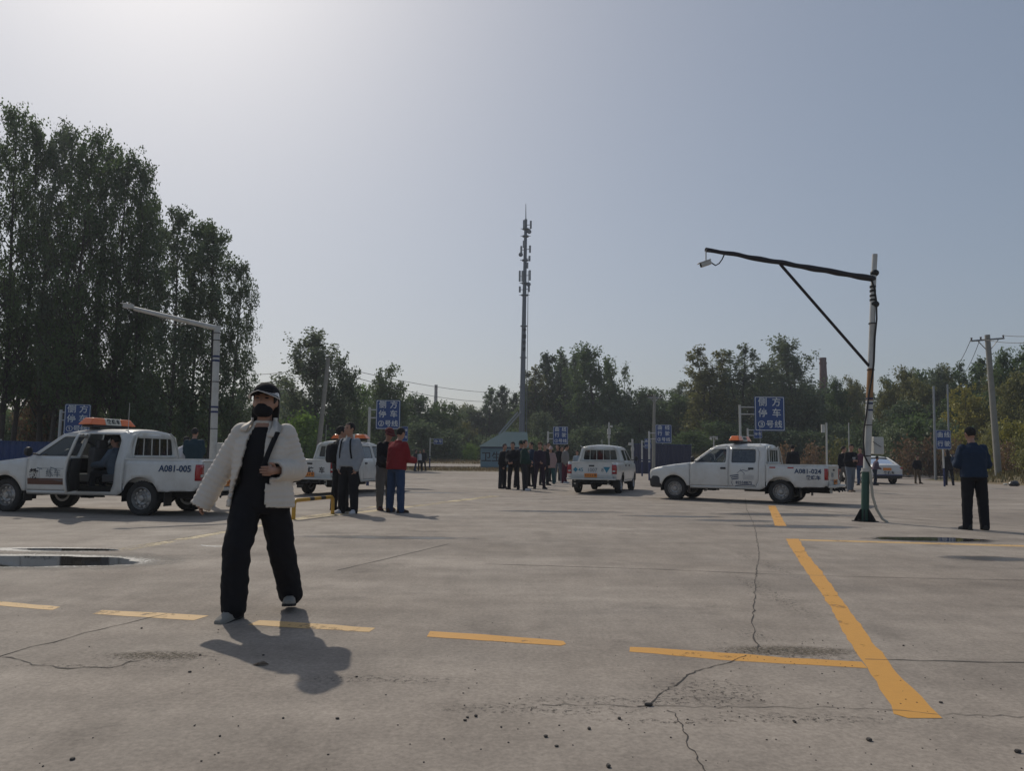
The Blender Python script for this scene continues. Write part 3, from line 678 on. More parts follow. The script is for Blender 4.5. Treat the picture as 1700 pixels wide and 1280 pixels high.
    Mt = Matrix(((0, 0, -1, -1.2125), (-1, 0, 0, 0), (0, 1, 0, .79), (0, 0, 0, 1)))
    if tail == 'chinese':
        for k, ch in enumerate('教练车'): text(ch, .19, M_INK, tgo, Matrix.Translation((0, (1-k)*.36-.04, -.06)) @ Mt, .03)
    elif tail == 'blue':
        for ch, y, mt_, sz in (('◆', .54, M_TEAL, .17), ('45', .36, M_TEAL, .17), ('1007', -.02, M_GREYT, .17), ('8', -.36, M_GREYT, .17), ('▼', -.50, M_TEAL, .24)):
            text(ch, sz, mt_, tgo, Matrix.Translation((0, y, 0)) @ Mt, .015)
    elif tail == 'plain':
        text('教', .14, M_GREYT, tgo, Matrix.Translation((0, .25, 0)) @ Mt, .02); text('车', .14, M_GREYT, tgo, Matrix.Translation((0, .08, 0)) @ Mt, .02)
    # rear step bumper and plate
    b = MB(); b.box((-1.30, 0, .50), (.16, 1.62, .06)); b.box((-1.22, 0, .58), (.05, 1.4, .10)); b.box((-1.24, .55, .40), (.06, .06, .16)); b.box((-1.24, -.55, .40), (.06, .06, .16))
    b.build('rear_bumper', M_WHITE2, t, bevel=.01)
    p = MB(); p.box((-1.262, .02, .615), (.012, .42, .13)); po = p.build('number_plate', M_PLATE, t, bevel=.004)
    text('学', .09, M_INK, po, Matrix.Translation((-.057, -.13, -.175)) @ Mt, .01)
    pl = MB()
    for k in range(5):
        y = .19-k*.06; pl.box((-1.270, y, .615), (.004, .035, .012)); pl.box((-1.270, y+.01, .62), (.004, .01, .07))
    pl.build('plate_marks', M_INK, po, smooth=False)
    hk = MB()
    for y in (.35, -.1, -.45): hk.box((-1.36, y, .42), (.1, .05, .08)); hk.tube([(-1.3, y, .44), (-1.4, y+.03, .40), (-1.42, y+.08, .36)], .02, 6)
    hk.tube([(-1.32, -.6, .40), (-1.32, .6, .40)], .025, 8); hk.build('tow_bar', M_DARK, t)
    # window guard behind the cab
    gd = MB()
    for y in (-.36, -.12, .12, .36): gd.tube([(.352, y*.96, 1.46), (.34, y, 1.10)], .011, 6)
    gd.tube([(.35, -.5, 1.475), (.35, .5, 1.475)], .013, 6); gd.tube([(.33, -.62, 1.10), (.33, .62, 1.10)], .022, 6)
    for s in (1, -1): gd.tube([(.30, s*.70, 1.07), (.33, s*.64, 1.30), (.35, s*.56, 1.50), (.36, s*.45, 1.57)], .018, 6)
    gd.build('window_guard', guard, t)
    if bar:
        br = MB(); br.box((barx, 0, 1.70), (.26, 1.10, .05)); br.box((barx, .35, 1.665), (.2, .06, .04)); br.box((barx, -.35, 1.665), (.2, .06, .04))
        bo = br.build('light_bar', M_BLKP, t, bevel=.01)
        def hull(y0, y1, i0, i1): return [[(barx-.15+d0, y, z) for y, z, d0 in ((y0, 1.725, 0), (i0, 1.86, .05), (i1, 1.86, .05), (y1, 1.725, 0))], [(barx+.15-d0, y, z) for y, z, d0 in ((y0, 1.725, 0), (i0, 1.86, .05), (i1, 1.86, .05), (y1, 1.725, 0))]]
        q = MB(); q.loft(hull(.64, .22, .52, .22)); q.build('beacon_lens', M_ORG, bo, bevel=.015)
        q = MB(); q.loft(hull(-.22, -.64, -.22, -.52)); q.build('beacon_lens', M_ORG, bo, bevel=.015)
        q = MB(); q.loft(hull(.215, -.215, .215, -.215)); q.build('sign_panel', M_CREAM, bo, bevel=.008)
        a_ = math.atan2(.135, .05)
        for s_ in (1, -1):
            Mx = Matrix.Translation((barx-s_*.129, 0, 1.79)) @ Matrix(((0, 0, -s_, 0), (-s_, 0, 0, 0), (0, 1, 0, 0), (0, 0, 0, 1))) @ Matrix.Rotation(-(pi/2-a_), 4, 'X')
            for k, ch in enumerate('教练车'): text(ch, .10, M_INK, bo, Mx @ Matrix.Translation(((k-1)*.125, 0, .004)), .03)
    if antenna:
        an = MB(); an.tube([(1.0, .05, 1.63), (1.0, .05, 1.86)], .008, 6); an.box((1.0, .1, 1.66), (.12, .28, .025)); an.build('antenna', M_WHITE2, t)
        an = MB(); an.tube([(.42, .60, 1.52), (.40, .72, 1.62)], .02, 6); an.build('bracket', M_WHITE2, t)
    else:
        an = MB(); an.tube([(.6, .5, 1.60), (.6, .5, 2.15)], .005, 5); an.box((.6, .5, 1.605), (.06, .06, .02)); an.build('antenna', M_WHITE2, t)
    for s in ((1, -1) if number else ()):
        text(number, .17, M_BLUT, t, on_side(-.72 if s > 0 else -.68, .885, s), .022, 'fleet_number')
    if decal == 'runner':
        text('教练车', .12, M_BLUT, t, on_side(-.86, .72, 1), .03, 'fleet_lettering')
        text('82558875', .115, M_BLUT, t, on_side(.98, .545, 1), .012, 'phone_lettering')
        dc = MB()
        def sw_(pts, w, z_off=0):
            for (x0, z0), (x1, z1) in zip(pts, pts[1:]):
                n_ = 4
                for k in range(n_):
                    xa = x0+(x1-x0)*k/n_; xb = x0+(x1-x0)*(k+1)/n_; za = z0+(z1-z0)*k/n_; zb = z0+(z1-z0)*(k+1)/n_
                    dc.add([(xa, hw(xa, za-w/2)+.004, za-w/2), (xb, hw(xb, zb-w/2)+.004, zb-w/2), (xb, hw(xb, zb+w/2)+.004, zb+w/2), (xa, hw(xa, za+w/2)+.004, za+w/2)], [(0, 1, 2, 3)])
        sw_([(1.22, .455), (1.0, .485), (.85, .49), (.68, .475)], .022); sw_([(1.30, .59), (1.325, .54), (1.29, .47)], .03)
        sw_([(1.0, .90), (1.1, .86), (1.16, .81)], .014); sw_([(1.0, .90), (.9, .875), (.80, .91)], .014); sw_([(1.08, .92), (1.02, .86)], .018); sw_([(1.02, .86), (.95, .80), (.98, .77)], .014)
        for k in range(4): sw_([(1.0, .75-.035*k), (.70, .75-.035*k)], .006)
        for k in range(3): sw_([(1.36-.02*k, .73-.05*k), (1.24, .745-.05*k), (1.12, .765-.05*k)], .026)
        dc.build('door_decal', M_BLUT, t, smooth=False)
        for x in (.20, -.28):
            rf = MB(); rf.box((x, hw(x, .98)+.004, .98), (.16, .008, .035)); rf.build('reflector', M_RED, t, bevel=.003)
    if decal == 'check':
        text('教', .20, M_INK, t, on_side(2.36, .74, 1), .03, 'door_lettering')
        text('练车', .17, M_GREYT, t, on_side(1.92, .76, 1), -.004, 'door_lettering')
        dc = MB()
        for i in range(18):
            for j in range(3):
                dc.cur = (i+j) % 2; x = 2.50-i*.0585; z = .548+j*.040
                dc.add([(x, hw(x, z)+.004, z), (x-.0585, hw(x-.0585, z)+.004, z), (x-.0585, hw(x-.0585, z+.04)+.004, z+.04), (x, hw(x, z+.04)+.004, z+.04)], [(0, 1, 2, 3)])
        dc.build('checker_stripe', [pm('brown stripe', (.12, .05, .03), .6), pm('ochre stripe', (.60, .40, .16), .6)], t, smooth=False)
        dc = MB()
        for (x0, z0, x1, z1, w) in ((2.24, .86, 1.58, .86, .008), (2.24, .64, 1.58, .64, .008), (2.24, .86, 2.24, .64, .008), (2.0, .88, 1.86, .845, .02), (1.9, .645, 1.72, .625, .02), (1.72, .64, 1.58, .615, .02), (2.3, .87, 2.18, .845, .02)):
            dc = MB()
            if x0 == x1: dc.add([(x0, hw(x0, z1)+.004, z1), (x0-w, hw(x0, z1)+.004, z1), (x0-w, hw(x0, z0)+.004, z0), (x0, hw(x0, z0)+.004, z0)], [(0, 1, 2, 3)])
            else: dc.add([(x0, hw(x0, z0)+.004, z0-w/2), (x1, hw(x1, z1)+.004, z1-w/2), (x1, hw(x1, z1)+.004, z1+w/2), (x0, hw(x0, z0)+.004, z0+w/2)], [(0, 1, 2, 3)])
            dc.build('door_decal', M_GREYT, t, smooth=False)
    return t
def place_truck(rear, front=None, heading=None, yoff=.70, side=1):
    """rear: ground point under the near rear wheel; heading: angle of the truck's front"""
    a = heading if heading is not None else math.atan2(front.y-rear.y, front.x-rear.x)
    n = Vector((-math.sin(a), math.cos(a), 0))*side        # towards the near side
    o = rear-n*yoff; return (o.x, o.y, .004), a
r1 = gp(238, 856.5); f1_ = gp(10, 849.5); loc, a = place_truck(r1, f1_)
T1 = pickup('white pickup with its rear door open and number A081-005 on the bed, leftmost vehicle', loc, a, 'A081-005', True, True, 'plain', 'check', barx=1.48)
r4 = gp(1298, 837); f4 = gp(1119, 829.5); loc, a = place_truck(r4, f4)
T4 = pickup('white pickup side on with number A081-024 on its bed and all doors shut', loc, a, 'A081-024', True, False, 'plain', 'runner', steer=R(6))
r3 = gp(1027, 819.3); loc, a = place_truck(r3, heading=R(90-17), side=-1)
T3 = pickup('white pickup seen from behind without a light bar, blue markings on its tailgate', loc, a, None, False, False, 'blue', None, antenna=True)
r2 = gp(512, 819.5); loc, a = place_truck(r2, heading=R(75), side=1)
T2 = pickup('white pickup half hidden behind the student in the grey sweatshirt, its tailgate facing left', loc, a, None, True, False, 'chinese', 'none2')

# ------------------------------------------------------------ sedan
def sedan(label, loc, rz):
    t = thing('sedan_car', label, 'car', loc, rz)
    W_ = .87
    st = [  # x, halfwidth, z bottom, z belt, z top
     (-1.02, .70, .50, .78, .88), (-.98, .80, .36, .88, 1.00), (-.80, .85, .30, .95, 1.06), (-.45, .87, .28, .97, 1.08), (0, .87, .28, .95, 1.07), (.5, .87, .26, .92, 1.05), (1.5, .87, .26, .90, 1.03), (2.2, .87, .26, .88, 1.0), (2.7, .86, .28, .86, .93), (3.2, .84, .30, .78, .84), (3.5, .76, .34, .66, .72), (3.58, .60, .42, .58, .62)]
    b = MB(); rows = []
    for x, w, zb, zm, zt in st:
        rows.append([(x, -w*.93, zb), (x, -w, zb+.16), (x, -w, zm-.1), (x, -w*.96, zm), (x, -w*.8, zt-.02), (x, 0, zt), (x, w*.8, zt-.02), (x, w*.96, zm), (x, w, zm-.1), (x, w, zb+.16), (x, w*.93, zb)])
    b.loft(rows); bo = b.build('body', M_WHITE, t, ang=50)
    # cabin: glass with roof and pillars
    def cab(z, k): return z
    gs = [(-.55, 1.03, .70), (-.15, 1.25, .64), (.25, 1.40, .60), (.8, 1.46, .59), (1.3, 1.43, .60), (1.75, 1.28, .63), (2.35, .98, .72)]
    gl = MB(); gl.loft([[(x, -w*1.08 if z > 1.2 else -w*1.02, max(.92, .97)), (x, -w, z-.02), (x, 0, z+.01), (x, w, z-.02), (x, w*1.08 if z > 1.2 else w*1.02, .97)] for x, z, w in gs], closed=False)
    gl.build('glasshouse', M_GLSD, t)
    rf = MB(); rf.loft([[(x, -w*1.01, z-.035), (x, -w*.9, z+.012), (x, 0, z+.03), (x, w*.9, z+.012), (x, w*1.01, z-.035)] for x, z, w in [(.12, 1.37, .61), (.3, 1.42, .60), (.8, 1.465, .59), (1.3, 1.435, .60), (1.42, 1.40, .61)]], closed=False)
    for s in (1, -1):
        rf.tube([(-.62, s*.74, 1.02), (-.15, s*.655, 1.25), (.2, s*.615, 1.385)], .045, 6); rf.tube([(1.4, s*.615, 1.39), (1.8, s*.65, 1.25), (2.4, s*.75, .97)], .03, 6); rf.tube([(.85, s*.61, 1.44), (.85, s*.76, .98)], .03, 6)
    rf.build('roof', M_WHITE, t)
    for s in (1, -1):
        l = MB(); l.box((-.955, s*.62, .84), (.10, .32, .10)); l.box((-.90, s*.80, .84), (.2, .06, .08)); l.build('tail_light', M_RED, t, bevel=.02)
        h = MB(); h.box((3.42, s*.62, .62), (.16, .26, .10)); h.build('headlight', M_LENSW, t, bevel=.02)
        make_tyre(t, 0, s*.78, s); make_tyre(t, 2.65, s*.78, s)
        ar = MB()
        for xc in (0, 2.65): ar.loft([[(xc+.37*math.cos(R(a)), s*y, .33+.37*math.sin(R(a))) for a in range(-5, 190, 15)] for y in (.70, .876)], closed=False)
        ar.build('wheel_arch', M_DARK, t)
    bp = MB(); bp.box((-1.03, 0, .40), (.10, 1.5, .16)); bp.build('rear_bumper', M_BLKP, t, bevel=.03)
    st_ = MB(); st_.box((-1.04, 0, .485), (.06, 1.56, .03)); st_.build('blue_stripe', pm('blue stripe', (.05, .07, .25), .5), t)
    p = MB(); p.box((-1.02, .02, .79), (.05, .44, .14)); p.build('number_plate', M_PLATE, t, bevel=.004)
    Mt = Matrix(((0, 0, -1, -1.075), (-1, 0, 0, 0), (0, 1, 0, .59), (0, 0, 0, 1)))
    lb = MB(); lb.box((-1.03, 0, .59), (.07, 1.2, .18)); lb.build('bumper_panel', M_WHITE, t, bevel=.02)
    for k, ch in enumerate('教练车'): text(ch, .16, M_INK, t, Matrix.Translation((0, (1-k)*.2-.05, 0)) @ Mt, .03)
    return t
c = gp(1482, 803.5); loc, a = place_truck(c, heading=R(91), side=-1, yoff=.78)
sedan('white sedan with orange plate parked behind the right hand camera pole', loc, a)
# ------------------------------------------------------------ signs, poles, barrier, tower, buildings
M_SIGN = pm('blue sign face', (.022, .06, .20), .45, var=.08, scale=3)
M_SGNW = pm('white sign lettering', (.60, .62, .62), .5, var=.05)
M_POST = pm('white painted steel', (.50, .50, .48), .45, var=.08, scale=5, dirt=(.30, .27, .22))
M_BACKS = pm('galvanised steel', (.30, .31, .32), .45, .5, var=.12)
M_CONCP = pm('weathered concrete pole', (.26, .25, .22), .9, var=.2, scale=3, bump=.3)
M_CABLE = pm('black cable', (.015, .015, .016), .6)
M_ARMB = pm('black wrapped arm', (.018, .016, .022), .7, var=.3, scale=20, bump=.5)
M_RUST = pm('orange brown primer', (.30, .16, .07), .7, var=.2, dirt=(.2, .1, .05))
M_BAND = pm('dark blue band', (.02, .03, .10), .6)
def signpost(label, px0, py0, px1, py1, D, lines, post_px=None, yaw=0, post_top=None, under=False, group='blue driving test signs', base_white=True, size=.8, bracket=True):
    """a sign panel with corners at pixels on plane Y=D, carried by a post beside or under it"""
    a = at(px0, py0, D); b = at(px1, py1, D); w = (b.x-a.x)/math.cos(yaw); h = a.z-b.z; c = (a+b)/2
    if under: bx = c.x
    else: bx = at(post_px, (py0+py1)/2, D).x
    z0 = terr(bx, D)
    t = thing('road_sign', label, 'sign', (bx, D, z0), 0, group)
    ex = Vector((math.cos(yaw), math.sin(yaw), 0)); n = Vector((math.sin(yaw), -math.cos(yaw), 0)); cc = Vector((c.x-bx, 0, c.z-z0))
    M = Matrix((ex, Vector((0, 0, 1)), n)).transposed().to_4x4(); M.translation = cc+n*.03
    p = MB(); pol = rpoly([(-w/2, -h/2), (w/2, -h/2), (w/2, h/2), (-w/2, h/2)], .05)
    p.add([(x, y, 0) for x, y in pol]+[(x, y, -.025) for x, y in pol], [tuple(range(len(pol))), tuple(range(2*len(pol)-1, len(pol)-1, -1))]+[(i, i+len(pol), (i+1) % len(pol)+len(pol), (i+1) % len(pol)) for i in range(len(pol))], M)
    pn = p.build('sign_panel', M_SIGN, t, smooth=False)
    bd = MB(); k = .03*w
    for sgn in (1,):
        o1 = rpoly([(-w/2+k*.6, -h/2+k*.6), (w/2-k*.6, -h/2+k*.6), (w/2-k*.6, h/2-k*.6), (-w/2+k*.6, h/2-k*.6)], .05); o2 = [(x*(1-2*k*.55/w*1.3), y*(1-2*k*.55/h*1.3)) for x, y in o1]
        bd.loft([[(x, y, .004) for x, y in o1], [(x, y, .004) for x, y in o2]], cap=False, M=M)
    bd.build('sign_border', M_SGNW, pn, smooth=False)
    nl = len(lines)
    for i, ln in enumerate(lines):
        fy = h/2-h*(i+.5+(.04 if i == 0 else 0))/nl*.98
        cw = w*(.46 if len(ln) == 2 else .56); s_ = min(size*h/nl, w*.40) if len(ln) == 2 else min(size*h/nl*.86, w*.31)
        for j, ch in enumerate(ln):
            x = -cw/2+cw*j/(len(ln)-1)+ (0 if len(ln) == 2 else 0)
            text(ch, s_, M_SGNW, pn, M @ Matrix.Translation((x, fy+s_*.0, .006)), .011)
    q = MB(); H_ = cc.z-h/2 if under else at(post_px, post_top, D).z-z0
    off = Vector((0, .05, 0))
    r = .055 if not under else .04
    q.tube([(0, .06, 0), (0, .06, H_+(h*.8 if under else 0))], r, 12); q.build('post', M_POST, t)
    if not under:
        q = MB(); q.tube([(0, .06, 0), (0, .06, 1.0)], r+.004, 12, cap=False); q.tube([(0, .06, 1.08), (0, .06, 1.16)], r+.004, 12, cap=False); q.build('post_band', M_BAND, t)
        if bracket:
            q = MB()
            for zz in (H_-.10, H_-.42): q.tube([(0, .06, zz), (cc.x-w*.2, .05+(cc.x-w*.2)*math.tan(yaw)*.0, zz)], .028, 6)
            q.build('bracket', M_POST, t)
    else:
        q = MB(); q.tube([(0, .06, 0), (0, .06, .9)], r+.004, 12, cap=False); q.build('post_band', M_BAND, t)
    return t
signpost('blue parallel parking sign at far left, half hidden by the left pickup roof', 112, 671, 145, 722, 30, ['侧方', '停车', '①号线'], 99, R(18), 680)
signpost('blue parallel parking sign above the two men talking, left of centre', 625, 664, 664, 713, 30, ['侧方', '停车', '②号线'], 613, 0, 676)
signpost('blue parallel parking sign with circled 3 above the right pickup cab', 1252, 658, 1303, 716, 34, ['侧方', '停车', '③号线'], 1229, 0, 672)
signpost('blue curve driving sign standing over the right end of the crowd', 918, 708, 943, 738, 42, ['曲线', '行驶', '①号线'], 910, 0, 716)
signpost('blue curve driving sign beside the small utility pole right of centre', 1088, 705, 1115, 736, 42, ['曲线', '行驶', '②号线'], 1078, 0, 716)
signpost('two line blue curve driving sign on its own low post at far right', 1553, 714, 1579, 746, 37, ['曲线', '行驶'], None, 0, None, under=True, size=.85)
signpost('small dark blue sign behind the post of the right curve driving sign', 1070, 728, 1081, 745, 52, ['曲线', '行驶'], 1066, 0, 731)
signpost('small narrow blue sign just behind the red jacket man\'s sign', 666, 708, 677, 733, 42, ['倒库', '①号'], 662, 0, 712)
signpost('small blue sign partly hidden behind the light bar of the right pickup', 1251, 713, 1265, 728, 44, ['停车'], 1242, 0, 711)
signpost('tiny faint sign on a thin pale post far left of the blue house', 720, 728, 735, 738, 64, ['停车'], 714, 0, 727)
# thin edge-on marker posts on the right bank
def thinpost(name, label, px, top, base, D, r, mt, cat='post', box=None, lean=0):
    p = at(px, top, D); q_ = at(px-lean, base, D); z0 = min(q_.z, terr(q_.x, D)-.05) if base > 750 else terr(q_.x, D)-.05
    t = thing(name, label, cat, (q_.x, D, z0)); g = MB(); g.tube([(0, 0, 0), (p.x-q_.x, 0, p.z-z0)], [r*1.15, r], 10); g.build('shaft', mt, t)
    if box:
        g = MB()
        for (dz, sx, sz, ox) in box: g.box((p.x-q_.x+ox, 0, p.z-z0-dz), (sx, .12, sz))
        g.build('fitting', M_POST, t)
    return t
thinpost('steel_post', 'thin white post with a narrow edge-on plate, right of the brick chimney', 1372, 702, 760, 46, .05, M_POST, box=[(.35, .2, .5, -.22)])
thinpost('steel_post', 'bare thin pale post before the bushes left of the right camera pole', 1409, 702, 760, 52, .03, M_POST)
thinpost('steel_pole', 'left and taller one of the two thin grey steel poles at right', 1550, 641, 770, 50, .07, M_BACKS, 'pole', lean=-2)
thinpost('steel_pole', 'right one of the two thin grey steel poles at right, slightly shorter', 1573, 638, 760, 56, .06, M_BACKS, 'pole', lean=-2)
thinpost('weather_mast', 'white instrument mast rising behind the roof of the rear facing pickup', 1011, 701, 790, 36, .035, M_POST, 'mast', box=[(.45, .16, .28, 0), (.2, .1, .1, .12), (.7, .12, .12, 0)])
thinpost('weather_mast', 'shorter white instrument mast right of the rear facing pickup', 1050, 729, 790, 38, .05, M_POST, 'mast', box=[(.25, .14, .14, -.12), (.5, .14, .2, 0)])
thinpost('weather_mast', 'small white mast above the windscreen of the right pickup', 1185, 724, 780, 40, .03, M_POST, 'mast', box=[(.05, .4, .06, 0), (.12, .1, .14, -.15), (.12, .1, .14, .15)])
# camera poles
def campole_right():
    b = gp(1436, 866); D = b.y
    t = thing('camera_pole', 'tall white and green camera pole with a long black arm at right', 'camera pole', (b.x, D, 0))
    P = lambda px, py, Y=D: at(px, py, Y)-Vector((b.x, D, 0))
    sec = [(1436, 866, .075), (1437, 781, .070), (1439, 778, .068), (1443.4, 665, .066), (1444.2, 645, .064), (1445.5, 612, .060), (1448, 540, .056), (1450, 470, .052), (1452.5, 422, .050)]
    def seg(i, j, mt, nm, k=1.0, M_=None):
        g = MB(); pts = [P(*s[:2]) for s in sec[i:j+1]]; g.tube(pts, [s[2]*k for s in sec[i:j+1]], 16); return g.build(nm, mt, t)
    seg(1, 3, M_POST, 'mast'); seg(3, 5, M_RUST, 'mast', 1.0); seg(5, 8, M_POST, 'mast'); seg(0, 1, M_GREEN, 'mast_foot')
    g = MB(); g.tube([(0, 0, 0), (0, 0, .012)], [.26, .26], 8)
    for k in range(6):
        M = Matrix.Rotation(k*pi/3, 4, 'Z'); g.prism([(.05, .01), (.22, .01), (.20, .05), (.09, .24), (.05, .24)], -.006, .006, M)
    for k in range(4):
        a_ = k*pi/2+.6; g.tube([(.2*math.cos(a_), .2*math.sin(a_), .01), (.2*math.cos(a_), .2*math.sin(a_), .05)], .015, 6)
    g.build('base_plate', M_DARK, t)
    g = MB(); c = P(1438, 779); g.tube([c-Vector((0, 0, .05)), c+Vector((0, 0, .02))], .09, 14); g.build('collar', M_POST, t)
    # arm and brace
    A = P(1450, 463); Dt = 13.3; T = P(1172, 414, Dt)
    g = MB(); pts = []; rr = []
    for k in range(41):
        u = k/40; q = A.lerp(T, u); s_ = math.sin(u*47)*.004+math.sin(u*23+1)*.005
        pts.append(q+Vector((0, 0, s_*(.4+u)))); rr.append((.062-.024*u)*(1+.14*math.sin(u*29)*math.sin(u*11)))
    g.tube(pts, rr, 10); g.build('arm', M_ARMB, t)
    g = MB(); K = A.lerp(T, .585); g.tube([P(1444, 609), K-Vector((0, 0, .03))], .028, 8); g.build('brace', M_ARMB, t)
    # wrapped cable bundles
    g = MB()
    for py, r_2 in ((453, .085), (505, .09)): c = P(1450+(505-py)*.0+2, py); g.ell(c, (r_2, r_2, .075), 12)
    for py in (476, 483, 491, 498): c = P(1449, py); g.tube([c-Vector((0, 0, .02)), c+Vector((0, 0, .02))], .062, 10)
    g.build('cable_wrap', M_CABLE, t)
    g = MB(); cp = [(1447, 465), (1452, 480), (1455, 500), (1455.5, 530), (1452.5, 560), (1451, 600), (1449, 620), (1443, 650), (1438, 690), (1434.5, 710), (1433.5, 735), (1435, 757), (1441, 768), (1446, 777)]
    g.tube([P(x, y, D-.07) for x, y in cp], .017, 7); g.build('cable', M_CABLE, t)
    g = MB()
    for py, px in ((537, 1448), (614, 1445.5), (706, 1442), (757, 1439.5)):
        c = P(px, py); g.tube([c-Vector((0, 0, .009)), c+Vector((0, 0, .009))], .074, 14)
    g.build('strap', M_CABLE, t)
    for py, px in ((662, 1443.6), (670, 1443.4), (681, 1443)):
        g = MB(); c = P(px, py); g.tube([c-Vector((0, 0, .018)), c+Vector((0, 0, .018))], .069, 14); g.build('painted_band', M_BAND, t)
    g = MB(); cv = [P(1444, 775, D-.06), P(1446, 800, D-.09), P(1449, 825, D-.1), P(1455, 845, D-.12), P(1465, 862, D-.15), P(1474, 867.5, D-.2)]
    g.tube(cv, .026, 8); g.build('conduit', pm('pale corrugated conduit', (.40, .38, .32), .6, var=.1), t)
    g = MB(); c0 = P(1456.5, 740, D+.05); g.box(c0, (.20, .14, .34)); bx = g.build('control_box', M_POST, t, bevel=.01)
    g = MB(); g.tube([P(1449, 733, D-.03), P(1456, 738, D-.04), P(1463, 742, D-.04)], .006, 5); g.build('wire', M_CABLE, bx)
    # camera on the tip
    cb = MB(); e = Matrix.Translation(P(1185, 436.5, Dt)) @ Matrix.Rotation(R(14), 4, 'Y') @ Matrix.Rotation(R(-25), 4, 'Z')
    e = Matrix.Translation(P(1172, 437.5, Dt)) @ Matrix.Rotation(R(-20), 4, 'Y')
    cb.box((0, 0, 0), (.19, .085, .075), e); cb.box((-.02, 0, .045), (.25, .10, .012), e); cm = cb.build('camera', M_POST, t, bevel=.006)
    cb = MB(); cb.box((-.10, 0, -.002), (.012, .07, .06), e); cb.build('lens', M_DARK, cm)
    g = MB(); g.tube([T+Vector((0, 0, -.02)), P(1172, 434, Dt)], .012, 6); g.build('hanger', M_POST, t)
    g = MB(); g.tube([P(1181, 436, Dt), P(1188, 440.5, Dt), P(1194, 437, Dt), P(1199, 430, Dt), P(1203, 421, Dt)], .012, 6); g.build('camera_cable', M_CABLE, t)
campole_right()
def campole_left():
    D = 17.0; b = at(351.5, 830, D); z0 = 0
    t = thing('camera_pole', 'tall white camera pole with a pale arm reaching left over the left pickup', 'camera pole', (b.x, D, 0))
    P = lambda px, py, Y=D: at(px, py, Y)-Vector((b.x, D, 0))
    T0 = P(360.5, 541); g = MB(); base = Vector((0, 0, 0)); g.tube([base, T0], [.085, .07], 14); g.build('mast', M_POST, t)
    ax = lambda py: Vector((T0.x, 0, 0))*((P(356, py).z)/T0.z)+Vector((0, 0, P(356, py).z))
    for py in (592, 599, 676, 684): c = ax(py); g = MB(); g.tube([c-Vector((0, 0, .022)), c+Vector((0, 0, .022))], .082, 12); g.build('painted_band', M_BAND, t)
    g = MB()
    for py in (553, 565, 634, 712): c = ax(py); g.tube([c-Vector((0, 0, .008)), c+Vector((0, 0, .008))], .086, 12)
    g.build('strap', M_CABLE, t)
    g = MB(); g.tube([ax(548)+Vector((-.085, -.03, 0)), ax(600)+Vector((-.09, -.03, 0)), ax(700)+Vector((-.095, -.03, 0)), ax(790)+Vector((-.09, -.03, 0))], .014, 6); g.build('cable', M_CABLE, t)
    g = MB(); E = P(222, 512, 16.2); g.tube([ax(545), E], [.06, .045], 10); g.build('arm', M_POST, t)
    g = MB(); q = ax(545).lerp(E, .75)
    g.tube([ax(547).lerp(E, .35)-Vector((0, 0, .05)), ax(547).lerp(E, .5)-Vector((0, 0, .13)), ax(547).lerp(E, .65)-Vector((0, 0, .08)), ax(547).lerp(E, .8)-Vector((0, 0, .05))], .01, 5); g.build('cable', M_CABLE, t)
    e = Matrix.Translation(P(213, 508.5, 16.2)) @ Matrix.Rotation(R(5), 4, 'Y')
    g = MB(); g.box((0, 0, 0), (.20, .10, .085), e); g.box((-.03, 0, .05), (.26, .12, .012), e); cm = g.build('camera', M_POST, t, bevel=.006)
    g = MB(); g.box((-.103, 0, 0), (.01, .08, .065), e); g.build('lens', M_DARK, cm)
    g = MB(); g.box((0, 0, 0), (.42, .24, .34), Matrix.Translation(P(372, 748, D+.1))); g.build('control_box', M_POST, t, bevel=.01)
campole_left()
# yellow and black hoop barrier
a_ = gp(487, 863); b_ = gp(552, 854); d = b_-a_; L_ = d.length; an = math.atan2(d.y, d.x)
t = thing('hoop_barrier', 'yellow and black striped hoop barrier at the feet of the student', 'barrier', (a_.x, a_.y, 0), an)
def hoop(u0, u1, mt, nm):
    rc = .09; Hh = .345; path = [(0, 0, 0), (0, 0, Hh-rc)]+[(rc-rc*math.cos(R(q)), 0, Hh-rc+rc*math.sin(R(q))) for q in (22, 45, 67, 90)]+[(L_-rc, 0, Hh)]+[(L_-rc+rc*math.sin(R(q)), 0, Hh-rc+rc*math.cos(R(q))) for q in (22, 45, 67, 90)]+[(L_, 0, 0)]
    P = [Vector(p) for p in path]; ac = [0]
    for i in range(1, len(P)): ac.append(ac[-1]+(P[i]-P[i-1]).length)
    T_ = ac[-1]; out = []
    def pt(s):
        for i in range(1, len(P)):
            if s <= ac[i]+1e-9: return P[i-1].lerp(P[i], (s-ac[i-1])/(ac[i]-ac[i-1]))
        return P[-1]
    out = [pt(u0*T_)]+[P[i] for i in range(len(P)) if u0*T_ < ac[i] < u1*T_]+[pt(u1*T_)]
    g = MB(); g.tube(out, .036, 12); g.build(nm, mt, t)
M_YB = pm('yellow barrier paint', (.55, .30, .03), .45, var=.1, dirt=(.3, .2, .08))
hoop(0, .40, M_YB, 'yellow_tube'); hoop(.40, .48, M_BLKP, 'black_band'); hoop(.48, .60, M_YB, 'yellow_tube'); hoop(.60, .69, M_BLKP, 'black_band'); hoop(.69, 1, M_YB, 'yellow_tube')

